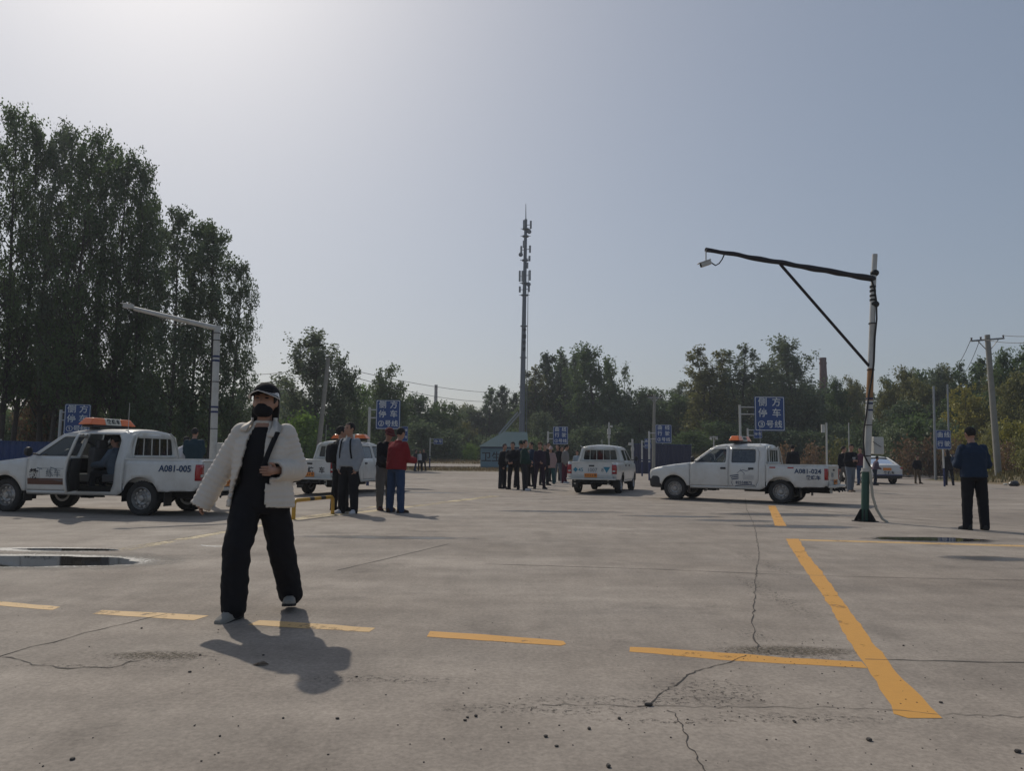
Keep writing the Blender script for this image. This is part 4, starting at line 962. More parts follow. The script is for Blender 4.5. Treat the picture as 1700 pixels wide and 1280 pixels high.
# communications tower
def tower():
    D = 110; base = at(866, 700, D); top = at(873, 364, D); z0 = terr(base.x, D)-.1
    t = thing('communications_tower', 'tall grey single mast communications tower with antennas, centre of the photo', 'tower', (base.x, D, z0))
    T = Vector((top.x-base.x, 0, top.z-z0)); f = lambda u: T*u
    M_TW = pm('grey tower steel', (.17, .18, .20), .5, .3, var=.1)
    g = MB(); g.tube([f(0), f(.25), f(.5), f(.75), f(1)], [.50, .41, .34, .28, .22], 14); g.build('mast', M_TW, t)
    g = MB()
    for u in (.3, .42, .55, .68): g.tube([f(u)-Vector((0, 0, .06)), f(u)+Vector((0, 0, .06))], .52, 14)
    g.build('flange', M_TW, t)
    g = MB(); p0 = at(873, 338, D)-Vector((base.x, D, z0)); g.tube([f(1), p0], [.09, .04], 6); g.build('lightning_rod', M_TW, t)
    M_AN = pm('pale antenna panel', (.30, .31, .32), .5, var=.1)
    u_of = lambda py: (at(870, py, D).z-z0)/T.z
    for py0, py1, xo in ((366, 380, -.28), (367, 380, .75), (400, 412, -.25), (409, 421, -.6), (408, 420, .7), (425, 434, .65), (436, 446, .35), (450, 468, -.75), (450, 468, -.35), (449, 466, .75), (476, 486, -.7), (476, 485, .65)):
        g = MB(); z1 = at(870, py0, D).z-z0; z2 = at(870, py1, D).z-z0; c = f((z1+z2)/2/T.z)
        g.box((c.x+xo, -.25, (z1+z2)/2), (.30, .18, z1-z2)); o = g.build('antenna', M_AN, t, bevel=.03)
        g = MB(); g.tube([(c.x, 0, (z1+z2)/2), (c.x+xo, -.2, (z1+z2)/2)], .05, 5); g.build('mount_arm', M_TW, o)
    for px, py in ((878.6, 384.5), (864.5, 422.5), (877.5, 472)):
        q = at(px, py, D)-Vector((base.x, D, z0)); g = MB(); g.tube([q+Vector((0, -.3, 0)), q+Vector((0, -.05, 0))], [.28, .34], 14); g.build('dish', M_TW, t)
    g = MB()
    for py in (380, 392, 432, 470, 490):
        c = f(u_of(py)); g.tube([c-Vector((0, 0, .08)), c+Vector((0, 0, .08))], .5, 10); g.tube([c+Vector((-.75, -.1, 0)), c+Vector((.75, -.1, 0))], .05, 5)
    g.build('platform', M_TW, t)
    g = MB(); g.tube([f(.0)+Vector((.7, -.3, 0)), f(.78)+Vector((.5, -.3, 0))], .05, 5); g.build('cable_ladder', M_TW, t)
    for k, ch in enumerate('中国铁塔'):
        py = 549+k*10.6; c = f(u_of(py)); text(ch, .62, M_INK, t, Matrix.Translation(c+Vector((.10, -.47, 0))) @ Matrix.Rotation(R(90), 4, 'X'), .02, 'tower_lettering')
    k = 82/110; q = at(873, 364, 82); t.location = (q.x-k*T.x, 82, q.z-k*T.z); t.scale = (k, k, k)
tower()
t = thing('guy_strut', 'pair of pale sloping struts between the tower foot and the blue roofed house', 'strut', (0, 74, 0))
for o_ in (0, 5):
    g = MB(); p0 = at(828+o_, 721, 74)-Vector((0, 74, 0)); p1 = at(860+o_, 684, 74)-Vector((0, 74, 0)); g.tube([p0, p1], .09, 6); g.build('strut_tube', M_BACKS, t)
# chimneys
def chimney(label, px, top, D, w, mt):
    p = at(px, top, D); z0 = terr(p.x, D)-.1 if D < 160 else 0
    t = thing('chimney', label, 'chimney', (p.x, D, z0)); h = p.z-z0
    g = MB(); g.tube([(0, 0, 0), (0, 0, h*.6), (0, 0, h-.4)], [w*.95, w*.66, w*.5], 20); g.build('stack', mt, t)
    g = MB(); g.tube([(0, 0, h-1.3), (0, 0, h-.9)], w*.58, 20); g.tube([(0, 0, h-.4), (0, 0, h)], [w*.56, w*.52], 20); g.build('rim', mt, t)
    if w > 1.2:
        g = MB(); g.box((-w*.8, 0, h-.2), (w*.7, .1, .06)); g.tube([(-w*1.05, 0, h-.8), (-w*1.05, 0, h+.5)], .05, 5); g.build('lightning_rod', M_DARK, t)
chimney('dark brick factory chimney rising above the trees at right', 1366, 594, 150, 1.25, pm('dark brick', (.12, .055, .045), .9, var=.3, scale=4, bump=.4))
chimney('small distant grey chimney left of the tower', 724, 639, 240, .95, pm('grey chimney brick', (.18, .16, .15), .9, var=.2, scale=3))
# utility poles and wires
def upole(label, px0, py0, px1, py1, D, r0, r1, arm=None, name='utility_pole'):
    a = at(px0, py0, D); b = at(px1, py1, D); z0 = terr(a.x, D)-.1; k = (z0-a.z)/(b.z-a.z); bx = a.x+(b.x-a.x)*k
    t = thing(name, label, 'utility pole', (bx, D, z0)); T = Vector((b.x-bx, 0, b.z-z0))
    g = MB(); g.tube([(0, 0, 0), T*.5, T], [r0, (r0+r1)/2, r1], 12); g.build('shaft', M_CONCP, t)
    ends = [b]
    if arm:
        w, dz, sag = arm; c = T-Vector((0, 0, dz)); l = c+Vector((-w/2, 0, -sag)); r = c+Vector((w/2, 0, sag))
        g = MB(); g.tube([l, r], .06, 6); g.build('crossarm', M_BACKS, t)
        g = MB(); g.tube([c+Vector((-w*.33, -.05, -.05)), c+Vector((0, -.05, -w*.38))], .03, 5); g.tube([c+Vector((w*.33, -.05, .05)), c+Vector((0, -.05, -w*.38))], .03, 5); g.build('arm_brace', M_BACKS, t)
        ends = []
        for u in (0.02, .3, .98):
            q = l.lerp(r, u); g = MB(); g.tube([q, q+Vector((0, 0, .14))], [.05, .035], 8); g.ell(q+Vector((0, 0, .17)), (.07, .07, .05), 8); g.build('insulator', pm('brown insulator', (.06, .03, .02), .3), t)
            ends.append(q+Vector((bx, D, z0+.18)))
    return ends
e1 = upole('bare concrete pole leaning right, in front of the big feathery tree', 529, 745, 545, 594, 44, .16, .11)
e2 = upole('slim utility pole with a small crossarm, right of the rear facing pickup', 1085, 770, 1086.5, 655, 58, .14, .10, (1.0, .25, 0))
e3 = upole('tall leaning utility pole with a wide crossarm at far right', 1655, 756, 1639, 556, 47, .20, .15, (2.1, .30, .10))
def wire(label, a, b, sag, r=.018):
    g = MB(); a = Vector(a); b = Vector(b)
    g.tube([a.lerp(b, k/16)-Vector((0, 0, sag*4*(k/16)*(1-k/16))) for k in range(17)], r, 5); o = g.build('overhead_wire', M_CABLE); tag(o, label, 'wire', 'overhead wires')
    return o
wp = at(541, 604, 44); wq = at(542, 612, 44)
wire('upper overhead wire from the leaning concrete pole down towards the tower', wp, at(905, 648, 95), .9)
wire('lower overhead wire from the leaning concrete pole down towards the tower', wq, at(905, 655, 95), 1.4)
wire('upper overhead wire between the leaning concrete pole and the left poplars', wp, at(350, 614, 60), .5)
wire('lower overhead wire between the leaning concrete pole and the left poplars', wq, at(350, 628, 60), .6)
wire('overhead wire leaving the small crossarm to the upper right', e2[2], at(1135, 662, 80), .2)
wire('overhead wire leaving the small crossarm to the lower right', e2[0], at(1130, 667, 80), .2)
wire('overhead wire dropping left from the wide crossarm, outer one', e3[0], at(1572, 618, 90), .7)
wire('overhead wire dropping left from the wide crossarm, inner one', e3[1], at(1592, 625, 90), .6)
wire('topmost overhead wire leaving the wide crossarm past the right edge', e3[2], at(1760, 554, 40), .1)
wire('lower overhead wire leaving the wide crossarm past the right edge', e3[1]-Vector((0, 0, .1)), at(1760, 562, 40), .25)

# blue site fences and the blue roofed house
M_BFEN = pm('blue corrugated sheet', (.018, .05, .16), .5, var=.15, scale=1.5, dirt=(.03, .05, .10))
M_NAVY = pm('navy sheet', (.015, .018, .055), .6, var=.2)
def fence(label, xa, xb, D0, D1, top, mt, group=None):
    a = at(xa, top, D0); b = at(xb, top, D1); z0 = min(terr(a.x, D0), terr(b.x, D1))
    t = thing('sheet_fence', label, 'fence', (a.x, a.y, z0), 0, group); d = Vector((b.x-a.x, b.y-a.y, 0)); L = d.length; h = a.z-z0; n = int(L/.075)
    g = MB(); nn = Vector((-d.y, d.x, 0)).normalized(); lo = []; hi = []
    for k in range(n+1):
        p = d*(k/n)+nn*(.018 if (k//2) % 2 else -.018); lo.append((p.x, p.y, 0)); hi.append((p.x, p.y, h))
    g.loft([lo, hi], closed=False); o = g.build('corrugated_sheet', mt, t, smooth=False, fix=False); solid(o, .01)
    m = max(2, int(L/3))
    for k in range(m+1):
        p = d*(k/m)+nn*.06; g = MB(); g.tube([(p.x, p.y, 0), (p.x, p.y, h+.08)], .035, 8); g.build('fence_post', M_POST, t)
    g = MB(); q = d; g.tube([(0, 0, h), (q.x, q.y, h)], .025, 6); g.build('top_rail', M_BFEN, t)
fence('bright blue corrugated fence behind the hood of the left pickup', -260, 100, 24, 33, 725, M_BFEN)
fence('dark navy sheet fence behind the right curve driving sign', 1052, 1148, 62, 64, 737, M_NAVY)
D = 69; a = at(798, 742, D); b = at(872, 742, D); z0 = terr(a.x, D)-.05
t = thing('small_house', 'low light blue walled hut with a blue sheet roof behind the crowd', 'house', (a.x, D, z0))
h = a.z-z0; w = b.x-a.x
M_LB = pm('light blue wall paint', (.17, .27, .33), .8, var=.12, scale=2)
g = MB(); g.box((w/2, 2, h/2), (w, 4, h)); wl = g.build('wall', M_LB, t)
text('卫生间', .95, M_INK, wl, Matrix.Translation((w*.36, -.01, h*.5)) @ Matrix.Rotation(R(90), 4, 'X'), .015)
zr = at(830, 716, D).z-z0
g = MB(); g.add([(-.2, -.3, h+.02), (w+.3, -.3, h+.02), (w+.3, 4.4, h+.02), (-.2, 4.4, h+.02), (w*.5, 1.5, zr), (w+.2, 1.5, zr)], [(0, 1, 5, 4), (1, 2, 5), (2, 3, 4, 5), (3, 0, 4), (0, 3, 2, 1)]); g.build('roof', pm('teal sheet roof', (.06, .13, .14), .6, var=.15, scale=2), t, smooth=False)
g = MB(); g.box((w/2, -.05, h-.06), (w+.1, .06, .10)); g.build('fascia', M_BFEN, t)
# clutter at the far right: dark bag with white scraps
c = gp(1684, 807.5); g = MB(); g.ell((0, 0, .13), (.28, .18, .15), 14); g.ell((.1, .05, .2), (.14, .12, .12), 10); me = remesh(g, .03, 2)
for v in me.vertices: v.co += Vector(v.normal)*.03*noise.noise(v.co*9)
o = put('rubbish_bag', me, pm('black bag plastic', (.02, .02, .022), .35, var=.2), loc=(c.x, c.y, terr(c.x, c.y)-.02)); tag(o, 'black rubbish bag lying on the grass edge at far right', 'bag')
c = gp(1669, 806); g = MB(); g.ell((0, 0, .05), (.13, .09, .06), 8); o = g.build('paper_scrap', M_CREAM); o.location = (c.x, c.y, terr(c.x, c.y)+.01); tag(o, 'pale scrap of litter left of the black rubbish bag', 'litter')
c = gp(1559, 797); t = thing('low_frame', 'small dark frame stand beside the post of the far right sign', 'stand', (c.x, c.y, 0))
g = MB()
for k in (-.12, .12): g.tube([(k, 0, 0), (k, 0, .62)], .02, 6)
g.tube([(-.12, 0, .62), (.12, 0, .62)], .02, 6); g.build('frame', M_DARK, t)
# ------------------------------------------------------------ people
CL = {}
def cloth(name, col, rough=.9, var=.15, scale=14, bump=.25, bscale=60):
    if name not in CL: CL[name] = pm(name, col, rough, var=var, scale=scale, bump=bump, bscale=bscale, spec=.25)
    return CL[name]
M_SKIN = pm('skin', (.36, .20, .14), .55, var=.08, scale=10)
M_HAIR = pm('black hair', (.014, .012, .011), .85, var=.3, scale=60, bump=.5, bscale=90)
M_EYE = pm('eye', (.03, .02, .02), .2)
M_SOLE = pm('pale shoe sole', (.42, .40, .36), .7, var=.1)
C_BLK = cloth('black cloth', (.013, .013, .016)); C_NAVY = cloth('navy shirt cloth', (.018, .032, .06)); C_DK = cloth('dark charcoal cloth', (.02, .021, .026))
C_GREY = cloth('grey sweatshirt cloth', (.27, .29, .32)); C_RED = cloth('red jacket cloth', (.20, .018, .022)); C_JEAN = cloth('blue jeans cloth', (.035, .06, .12)); C_JEANL = cloth('light grey jeans cloth', (.13, .15, .18))
C_GTR = cloth('grey trouser cloth', (.13, .125, .12)); C_PINK = cloth('dusty pink coat cloth', (.32, .22, .21)); C_TEAL = cloth('dark teal trouser cloth', (.025, .07, .075)); C_MAR = cloth('maroon trouser cloth', (.08, .014, .03))
C_KHA = cloth('khaki trouser cloth', (.11, .085, .055)); C_WHT = cloth('white cloth', (.5, .5, .52)); C_DGR = cloth('dark green jacket cloth', (.012, .035, .03)); C_PUR = cloth('dusky mauve cloth', (.11, .085, .12)); C_TL2 = cloth('deep teal jacket cloth', (.015, .04, .055))
C_JACK = cloth('cream quilted cloth', (.62, .57, .51), .75, .06, 6, .2, 90); C_BLUE = cloth('slate blue cloth', (.10, .13, .17))
def nrm(v): return Vector(v).normalized()
def rotx(a): return Matrix.Rotation(a, 3, 'X')
def fold(me, amp, fr=(9, 9, 16), seed=0):
    me.update(); cs = []
    for v in me.vertices:
        c = v.co; n1 = noise.noise(Vector((c.x*fr[0]+seed, c.y*fr[1], c.z*fr[2]*.45))); n2 = noise.noise(Vector((c.x*fr[0]*2.3, c.y*fr[1]*2.3+seed, c.z*fr[2]*1.6+c.x*8)))
        cs.append(c+v.normal*(amp*(1-abs(n1)*2)*.8+amp*.6*n2))
    for v, c in zip(me.vertices, cs): v.co = c
def torso_rings(sec, P, Rt, n=20, z0=0):
    rings = []
    for z, rx, ry, oy in sec:
        rg = []
        for k in range(n):
            a = 2*pi*k/n; c = math.cos(a); s = math.sin(a); e = .82
            rg.append(P+Rt @ Vector((rx*math.copysign(abs(c)**e, c), oy+ry*math.copysign(abs(s)**e, s), z)))
        rings.append(rg)
    return rings
def person(label, foot, face=0, h=1.72, vox=.022, legs=None, arms=None, lean=0, side=0, head=(0, 0), top=C_BLK, bottom=C_BLK, shoe=None, topfit=.018, hem=-.02, legw=1.0, build=1.0, hair='short', sleeve=1.0, group=None, extras=(), eyes=True, coat=None, z=None, ankle_w=1.0, skin=M_SKIN, jacket_fn=None, bald=False, seated=False, twist=0, hs_=1.07, flare=0, neck_drop=0):
    legs = legs or {}; arms = arms or {}
    Rt = Matrix.Rotation(side, 3, 'Y') @ rotx(lean) @ Matrix.Rotation(twist, 3, 'Z')
    P = Vector((0, 0, .93)); J = {}
    for s in (-1, 1):
        th, sh, ft = legs.get(s, ((s*.05, 0, -1), (s*.02, .04, -1), s*.2))
        hip = Vector((s*.088*build, 0, .91)); kn = hip+nrm(th)*.42; an = kn+nrm(sh)*.41; J[s] = [hip, kn, an, ft]
    if not seated:
        zmin = min(J[s][2].z for s in (-1, 1)); dz = .085-zmin
    else: dz = 0
    P = P+Vector((0, 0, dz))
    for s in (-1, 1):
        for i in range(3): J[s][i] = J[s][i]+Vector((0, 0, dz))
    neck = P+Rt @ Vector((0, .012, .53)); A = {}
    for s in (-1, 1):
        up, fo = arms.get(s, ((s*.16, .03, -1), (s*.05, -.16, -1)))
        sh = P+Rt @ Vector((s*.160*build, .01, .445)); el = sh+nrm(up)*.285; wr = el+nrm(fo)*.25; A[s] = [sh, el, wr, nrm(fo)]
    Rh = Matrix.Rotation(head[1], 3, 'Z') @ rotx(lean*.5+head[0]); neck = neck-Vector((0, 0, neck_drop)); hc = neck+rotx(lean*.6) @ Vector((0, -.012, .06))+Rh @ Vector((0, -.01, .098))
    Mh = Matrix.Translation(hc+Vector((0, 0, .012*(hs_-1)*10))) @ Rh.to_4x4() @ Matrix.Scale(hs_, 4)
    b = MB(); bw = build
    b.loft(torso_rings([(-.08, .13*bw, .095, 0), (0, .155*bw, .11, 0), (.12, .13*bw, .095*bw, 0), (.3, .155*bw, .11*bw, 0), (.40, .165*bw, .10, .01), (.47, .115, .08, .01), (.54, .058, .058, .01)], P, Rt))
    b.cap(neck-Vector((0, 0, .03)), hc+Vector((0, .01, -.05)), .056, .054)
    b.ell((0, .012, .02), (.076, .094, .102), 16, Mh); b.ell((0, -.028, -.055), (.055, .058, .062), 14, Mh); b.ell((0, -.012, -.02), (.068, .078, .07), 14, Mh)
    b.cap(Mh @ Vector((0, -.083, .018)), Mh @ Vector((0, -.104, -.018)), .008, .014, 8)
    b.ell((0, -.082, -.052), (.022, .012, .010), 10, Mh)
    for s in (-1, 1):
        b.ell((s*.077, .012, -.005), (.010, .020, .030), 8, Mh)
        sh, el, wr, fo = A[s]; b.cap(sh, el, .048, .040); b.cap(el, wr, .040, .028)
        hip, kn, an, ft = J[s]; b.cap(hip, kn, .078, .052); b.cap(kn, an, .052, .036)
        # palm
        side_v = fo.cross(Vector((0, 1, 0))); side_v = side_v.normalized() if side_v.length > .2 else Vector((1, 0, 0))
        pn = Vector((-s, 0, 0)); pn = (pn-fo*pn.dot(fo)); pn = pn.normalized() if pn.length > .2 else Vector((0, -1, 0)); lat = fo.cross(pn).normalized()
        A[s] += [pn, lat]; b.cap(wr, wr+fo*.075, .028, .034)
    me = remesh(b, min(vox, .016), 3)
    fg = MB()
    for s in (-1, 1):
        sh, el, wr, fo, pn, lat = A[s]
        for k, (o, L) in enumerate(((-.027, .072), (-.009, .082), (.009, .078), (.026, .060))):
            p0 = wr+fo*.07+lat*o; p1 = p0+(fo*.95+pn*.22).normalized()*L*.48; p2 = p1+(fo*.7+pn*.7).normalized()*L*.32; p3 = p2+(fo*.35+pn*.9).normalized()*L*.25
            fg.tube([p0, p1, p2, p3], [.0105, .0095, .0085, .006], 7)
        sg = -1 if (lat.y > 0) else 1
        p0 = wr+fo*.02+lat*(.022*sg); p1 = p0+(fo*.6+lat*sg*.8).normalized()*.035; p2 = p1+(fo*.9+lat*sg*.2+pn*.3).normalized()*.03; fg.tube([p0, p1, p2], [.013, .011, .007], 7)
    bm_ = bmesh.new(); bm_.from_mesh(me); me2 = fg.mesh('x'); bm_.from_mesh(me2); bm_.to_mesh(me); bm_.free(); me.shade_smooth()
    po = put('person', me, skin); po.location = (foot.x, foot.y, foot.z if z is None else z); po.rotation_euler = (0, 0, face); k_ = h/1.74; po.scale = (k_,)*3
    tag(po, label, 'person', group)
    # --- trousers
    g = MB(); lw = legw
    g.loft(torso_rings([(-.10-.05*(lw > 1.4), .135*bw*max(1, lw**.3), .115, 0), (0, .168*bw, .128, 0), (.10, .15*bw, .115*bw, 0), (.14, .145*bw, .112*bw, 0)], P, Rt))
    for s in (-1, 1):
        hip, kn, an, ft = J[s]; low = an+nrm(an-kn)*(.035 if lw < 1.4 else .0)
        g.cap(hip, kn, .098*lw**.5, .070*lw, 14); g.cap(kn, low, .070*lw, .058*lw*ankle_w, 14)
    mt = remesh(g, vox, 2); fold(mt, .007 if lw < 1.4 else .009, seed=hash(foot.x) % 7 if False else foot.x % 7); put('trousers', mt, bottom, po)
    # --- top
    f = topfit; g = MB()
    sec = [(hem, .165*bw+f+flare, .125*bw+f+flare*.7, 0), (.10, .150*bw+f*1.2+flare*.45, .115*bw+f*1.2+flare*.3, 0), (.28, .168*bw+f, .122*bw+f, 0), (.37, .172*bw+f, .110*bw+f, .01), (.44, .145*bw+f*.8, .095+f*.6, .012), (.49, .100, .082, .012), (.525, .070, .070, .012), (.54, .062, .062, .012)]
    if coat: sec = [(coat, .20*bw+f, .15+f, .0), (-.1, .18*bw+f, .14+f, 0)]+sec[1:]
    g.loft(torso_rings(sec, P, Rt))
    bones = []
    for s in (-1, 1):
        sh, el, wr, fo, pn, lat = A[s]
        sl_ = sleeve[s] if isinstance(sleeve, dict) else sleeve; g.cap(sh, el, .052+f*.62, .050+f*.8, 14); e2_ = el.lerp(wr, min(1, sl_)) if sl_ <= 1 else wr+fo*(sl_-1)*.25
        g.cap(el, e2_, .050+f*.8, .040+f*.7 if sl_ > .6 else .05+f, 14); bones.append((sh, el, e2_))
    mt = remesh(g, vox, 2)
    if jacket_fn: mt = jacket_fn(mt, bones, P)
    else: fold(mt, .008, seed=(foot.x*3) % 9)
    tp = put('jacket' if jacket_fn or coat else 'top', mt, top, po)
    if jacket_fn:
        sm_ = tp.modifiers.new('s', 'SOLIDIFY'); sm_.thickness = .02; sm_.offset = -1
    # --- shoes
    for s in (-1, 1):
        hip, kn, an, ft = J[s]; g = MB(); pitch = legs.get('pitch%d' % s, 0)
        M = Matrix.Translation(an) @ Matrix.Rotation(ft, 4, 'Z') @ Matrix.Rotation(pitch, 4, 'X')
        rows = []
        for y, w, zt in ((.075, .028, .0), (.06, .036, .03), (.01, .040, .035), (-.04, .042, .015), (-.10, .046, -.015), (-.15, .044, -.03), (-.185, .028, -.045)):
            rows.append([(-w*1.05, y, -.085), (-w*1.05, y, -.06), (-w*.95, y, -.05+(zt+.05)*.4), (-w*.5, y, zt), (w*.5, y, zt), (w*.95, y, -.05+(zt+.05)*.4), (w*1.05, y, -.06), (w*1.05, y, -.085)])
        g.loft(rows, M=M); so_ = g.build('shoe', shoe or C_BLK, po, bevel=.006)
        g = MB(); g.loft([[(-w*1.12, y, -.088), (-w*1.12, y, -.068), (w*1.12, y, -.068), (w*1.12, y, -.088)] for y, w in ((.082, .026), (.06, .037), (-.04, .041), (-.10, .046), (-.15, .044), (-.192, .026))], M=M); g.build('sole', M_SOLE if shoe in (C_WHT, C_GREY, None) and shoe is not None else M_DARK, so_)
    # --- hair
    if hair:
        g = MB(); g.ell((0, .018, .024), (.081, .098, .100), 24, Mh); vs = []
        Mi = Mh.inverted()
        for v in g.v:
            q = Mi @ Vector(v)
            if (q.y < -.035 and q.z < .062) or (q.z < -.02 and q.y < .03) or q.z < -.06: q = Vector((q.x*.78, q.y*.78, q.z*.8))
            q = q*(1+.025*noise.noise(q*60)); vs.append(tuple(Mh @ q))
        g.v = vs
        if hair == 'long':
            g.loft([[(x, y, z_) for x, y in ((-w, .02), (-w*.9, .075), (0, .10), (w*.9, .075), (w, .02), (0, .045))] for z_, w in ((.05, .084), (-.05, .09), (-.13, .088), (-.20, .075))], M=Mh)
        if hair == 'crop': g.v = [tuple(Mh @ ((Mi @ Vector(v))*.97)) for v in g.v]
        g.build('hair', M_HAIR, po)
    if eyes:
        g = MB()
        for s in (-1, 1): g.ell((s*.031, -.074, .016), (.014, .010, .006), 8, Mh); g.ell((s*.031, -.078, .036), (.020, .006, .004), 8, Mh)
        g.build('eyes', M_EYE, po)
    ctx = dict(P=P, Rt=Rt, A=A, J=J, Mh=Mh, po=po, neck=neck, f=f, bw=bw)
    for e in extras: e(ctx)
    return po
def x_cap(mt, visor=True, shiny=None, name='cap'):
    def fn(c):
        Mh = c['Mh']; g = MB(); Mi = Mh.inverted(); g.ell((0, .014, .040), (.092, .108, .100), 24, Mh)
        g.v = [tuple(Mh @ Vector((q.x, q.y, max(q.z, .045-.25*q.y*0)))) for q in [Mi @ Vector(v) for v in g.v]]
        o = g.build(name, mt, c['po'])
        if visor:
            v = MB(); n = 14; top = []; bot = []
            for k in range(n+1):
                a = pi+pi*k/n; top.append([(.088*math.cos(a), .0+.092*math.sin(a)*1.0, .062), (.098*math.cos(a)*1.02, -.01+.165*math.sin(a), .048-.03*abs(math.cos(a)))])
            v.loft([[p[0] for p in top], [p[1] for p in top]], closed=False, M=Mh); vo = v.build('visor', shiny or mt, o); solid(vo, .006)
            if shiny:
                v = MB(); v.tube([Mh @ Vector(p[1]) for p in top], .0035, 6); v.build('visor_rim', M_CHR, o)
    return fn
def x_mask(mt):
    def fn(c):
        g = MB(); Mh = c['Mh']; g.ell((0, -.034, -.066), (.066, .068, .046), 20, Mh); g.ell((0, -.060, -.048), (.042, .052, .034), 16, Mh)
        for s in (-1, 1): g.tube([Mh @ Vector((s*.055, -.06, -.035)), Mh @ Vector((s*.078, -.01, .0)), Mh @ Vector((s*.080, .012, .01))], .003, 5)
        put('face_mask', remesh(g, .009, 2), mt, c['po'])
    return fn
def x_band(sec, mt, name='inner_shirt', grow=.006):
    def fn(c):
        g = MB(); g.loft(torso_rings(sec, c['P'], c['Rt'])); me = remesh(g, .014, 2); fold(me, .004); put(name, me, mt, c['po'])
    return fn
def x_strap(a, b, r, mt, name='strap', front=True, flat=.3):
    """a strap in torso space from a to b over the chest or back"""
    def fn(c):
        pts = []; n = 10; sg = -1 if front else 1
        for k in range(n+1):
            u = k/n; x = a[0]+(b[0]-a[0])*u; z = a[1]+(b[1]-a[1])*u; ry = interp([(-.05, .135), (.1, .13), (.28, .142), (.40, .125), (.47, .10), (.52, .05)], z)*c['bw']+c['f']*1.1+.008; rx = .19*c['bw']
            y = .008+sg*ry*max(.05, 1-abs(x/rx)**2.6)**.5; pts.append(c['P']+c['Rt'] @ Vector((x, y, z)))
        g = MB(); g.tube(pts, r, 8, flat=flat if False else .5); g.build(name, mt, c['po'])
    return fn
def x_pack(mt, w=.13, hgt=.40, z0=.06):
    def fn(c):
        g = MB(); g.loft([[(x*w*k, .15*c['bw']+c['f']+y*k, z_) for x, y in ((-1, 0), (-1, .08), (-.7, .13), (.7, .13), (1, .08), (1, 0))] for z_, k in ((z0, .85), (z0+.05, 1), (z0+hgt*.6, 1), (z0+hgt*.9, .85), (z0+hgt, .5))])
        g.v = [tuple(c['P']+c['Rt'] @ Vector(v)) for v in g.v]; g.build('backpack', mt, c['po'], bevel=.02)
        for s in (-1, 1):
            x_strap((s*.095, .50), (s*.135, .12), .018, mt, 'pack_strap')(c)
    return fn
def x_hand(mt, size=(.075, .012, .15), name='phone', s=-1, rot=0):
    def fn(c):
        sh, el, wr, fo, pn, lat = c['A'][s]; g = MB(); M = Matrix.Translation(wr+fo*.12+pn*.02) @ Matrix.Rotation(rot, 4, 'X'); g.box((0, 0, .02), size, M); g.build(name, mt, c['po'], bevel=.006)
    return fn
def x_print(mt):
    def fn(c):
        g = MB(); P = c['P']
        for z_, w in ((.34, .13), (.315, .11), (.28, .12), (.20, .05)): g.box(P+c['Rt'] @ Vector((0, -.150*c['bw']-c['f'], z_)), (w, .006, .018))
        g.build('chest_print', mt, c['po'], smooth=False)
    return fn
def x_bag(mt, s=1):
    def fn(c):
        g = MB(); P = c['P']; g.box(P+Vector((s*.24, .02, -.05)), (.10, .26, .24)); g.build('shoulder_bag', mt, c['po'], bevel=.03)
        x_strap((-s*.10, .50), (s*.20, .08), .012, mt, 'bag_strap')(c)
    return fn
FW = -pi/2  # helper note: a figure faces -Y at rotation 0
# the walking woman
def woman_jacket(me, bones, P):
    me.update(); cs = []; nrm_ = []
    for v in me.vertices:
        c = v.co; best = None
        for sh, el, wr in bones:
            for a, b_, o in ((sh, el, 0), (el, wr, (el-sh).length)):
                d = b_-a; t = max(0, min(1, (c-a).dot(d)/d.length_squared)); dist = (c-a-d*t).length
                if best is None or dist < best[0]: best = (dist, o+t*d.length)
        torso = abs(c.x) < .17 and c.z < P.z+.47
        s_ = (c.z-P.z) if (torso or best[0] > .12) else best[1]
        q = abs(math.sin(pi*s_/.042+1.3*noise.noise(c*4))); am = .0095
        n2 = noise.noise(Vector((c.x*6, c.y*6, c.z*5)))*.011+noise.noise(c*22)*.0015
        cs.append(c+v.normal*(am*q**.6+n2))
    for v, c in zip(me.vertices, cs): v.co = c
    me.update(); bm_ = bmesh.new(); bm_.from_mesh(me); kill = []
    for f in bm_.faces:
        c = f.calc_center_median(); z_ = c.z-P.z
        if c.y < -.02 and z_ < .53:
            xl = interp([(-.16, -.215), (0, -.20), (.2, -.125), (.42, -.085), (.53, -.05)], z_); xr = interp([(-.16, .085), (.0, .07), (.15, .065), (.3, .05), (.42, .05), (.53, .05)], z_)
            if xl < c.x < xr and not (c.y > -.06 and z_ < .46): kill.append(f)
        for sh, el, wr in bones:
            dd = (wr-el).normalized()
            if (c-wr).dot(dd) > .012 and (c-wr).length < .12 and abs(c.x) > .02: kill.append(f)
        if z_ < -.10 and abs(f.normal.z) > .7 and abs(c.x) < .3: kill.append(f)
    bmesh.ops.delete(bm_, geom=list(set(kill)), context='FACES'); bm_.to_mesh(me); bm_.free(); return me
def x_collar(mt):
    def fn(c):
        P = c['P']
        for s, pts in ((1, [(.075, -.035, .545), (.085, -.095, .50), (.065, -.150, .425), (.135, -.13, .41), (.15, -.06, .49), (.10, .0, .535)]), (-1, [(-.075, -.03, .545), (-.09, -.09, .50), (-.105, -.12, .46), (-.15, -.10, .47), (-.145, -.04, .50), (-.10, .0, .535)])):
            g = MB(); g.add([P+Vector(p) for p in pts], [(0, 1, 2, 3, 4, 5)]); o = g.build('collar', mt, c['po']); solid(o, .014, 0)
        g = MB(); g.loft([[P+Vector((.092*math.cos(a), .012+.082*math.sin(a), z_)) for a in [R(-30+240*k/12) for k in range(13)]] for z_ in (.50, .565)], closed=False); o = g.build('collar_stand', mt, c['po']); solid(o, .014, 0)
    return fn
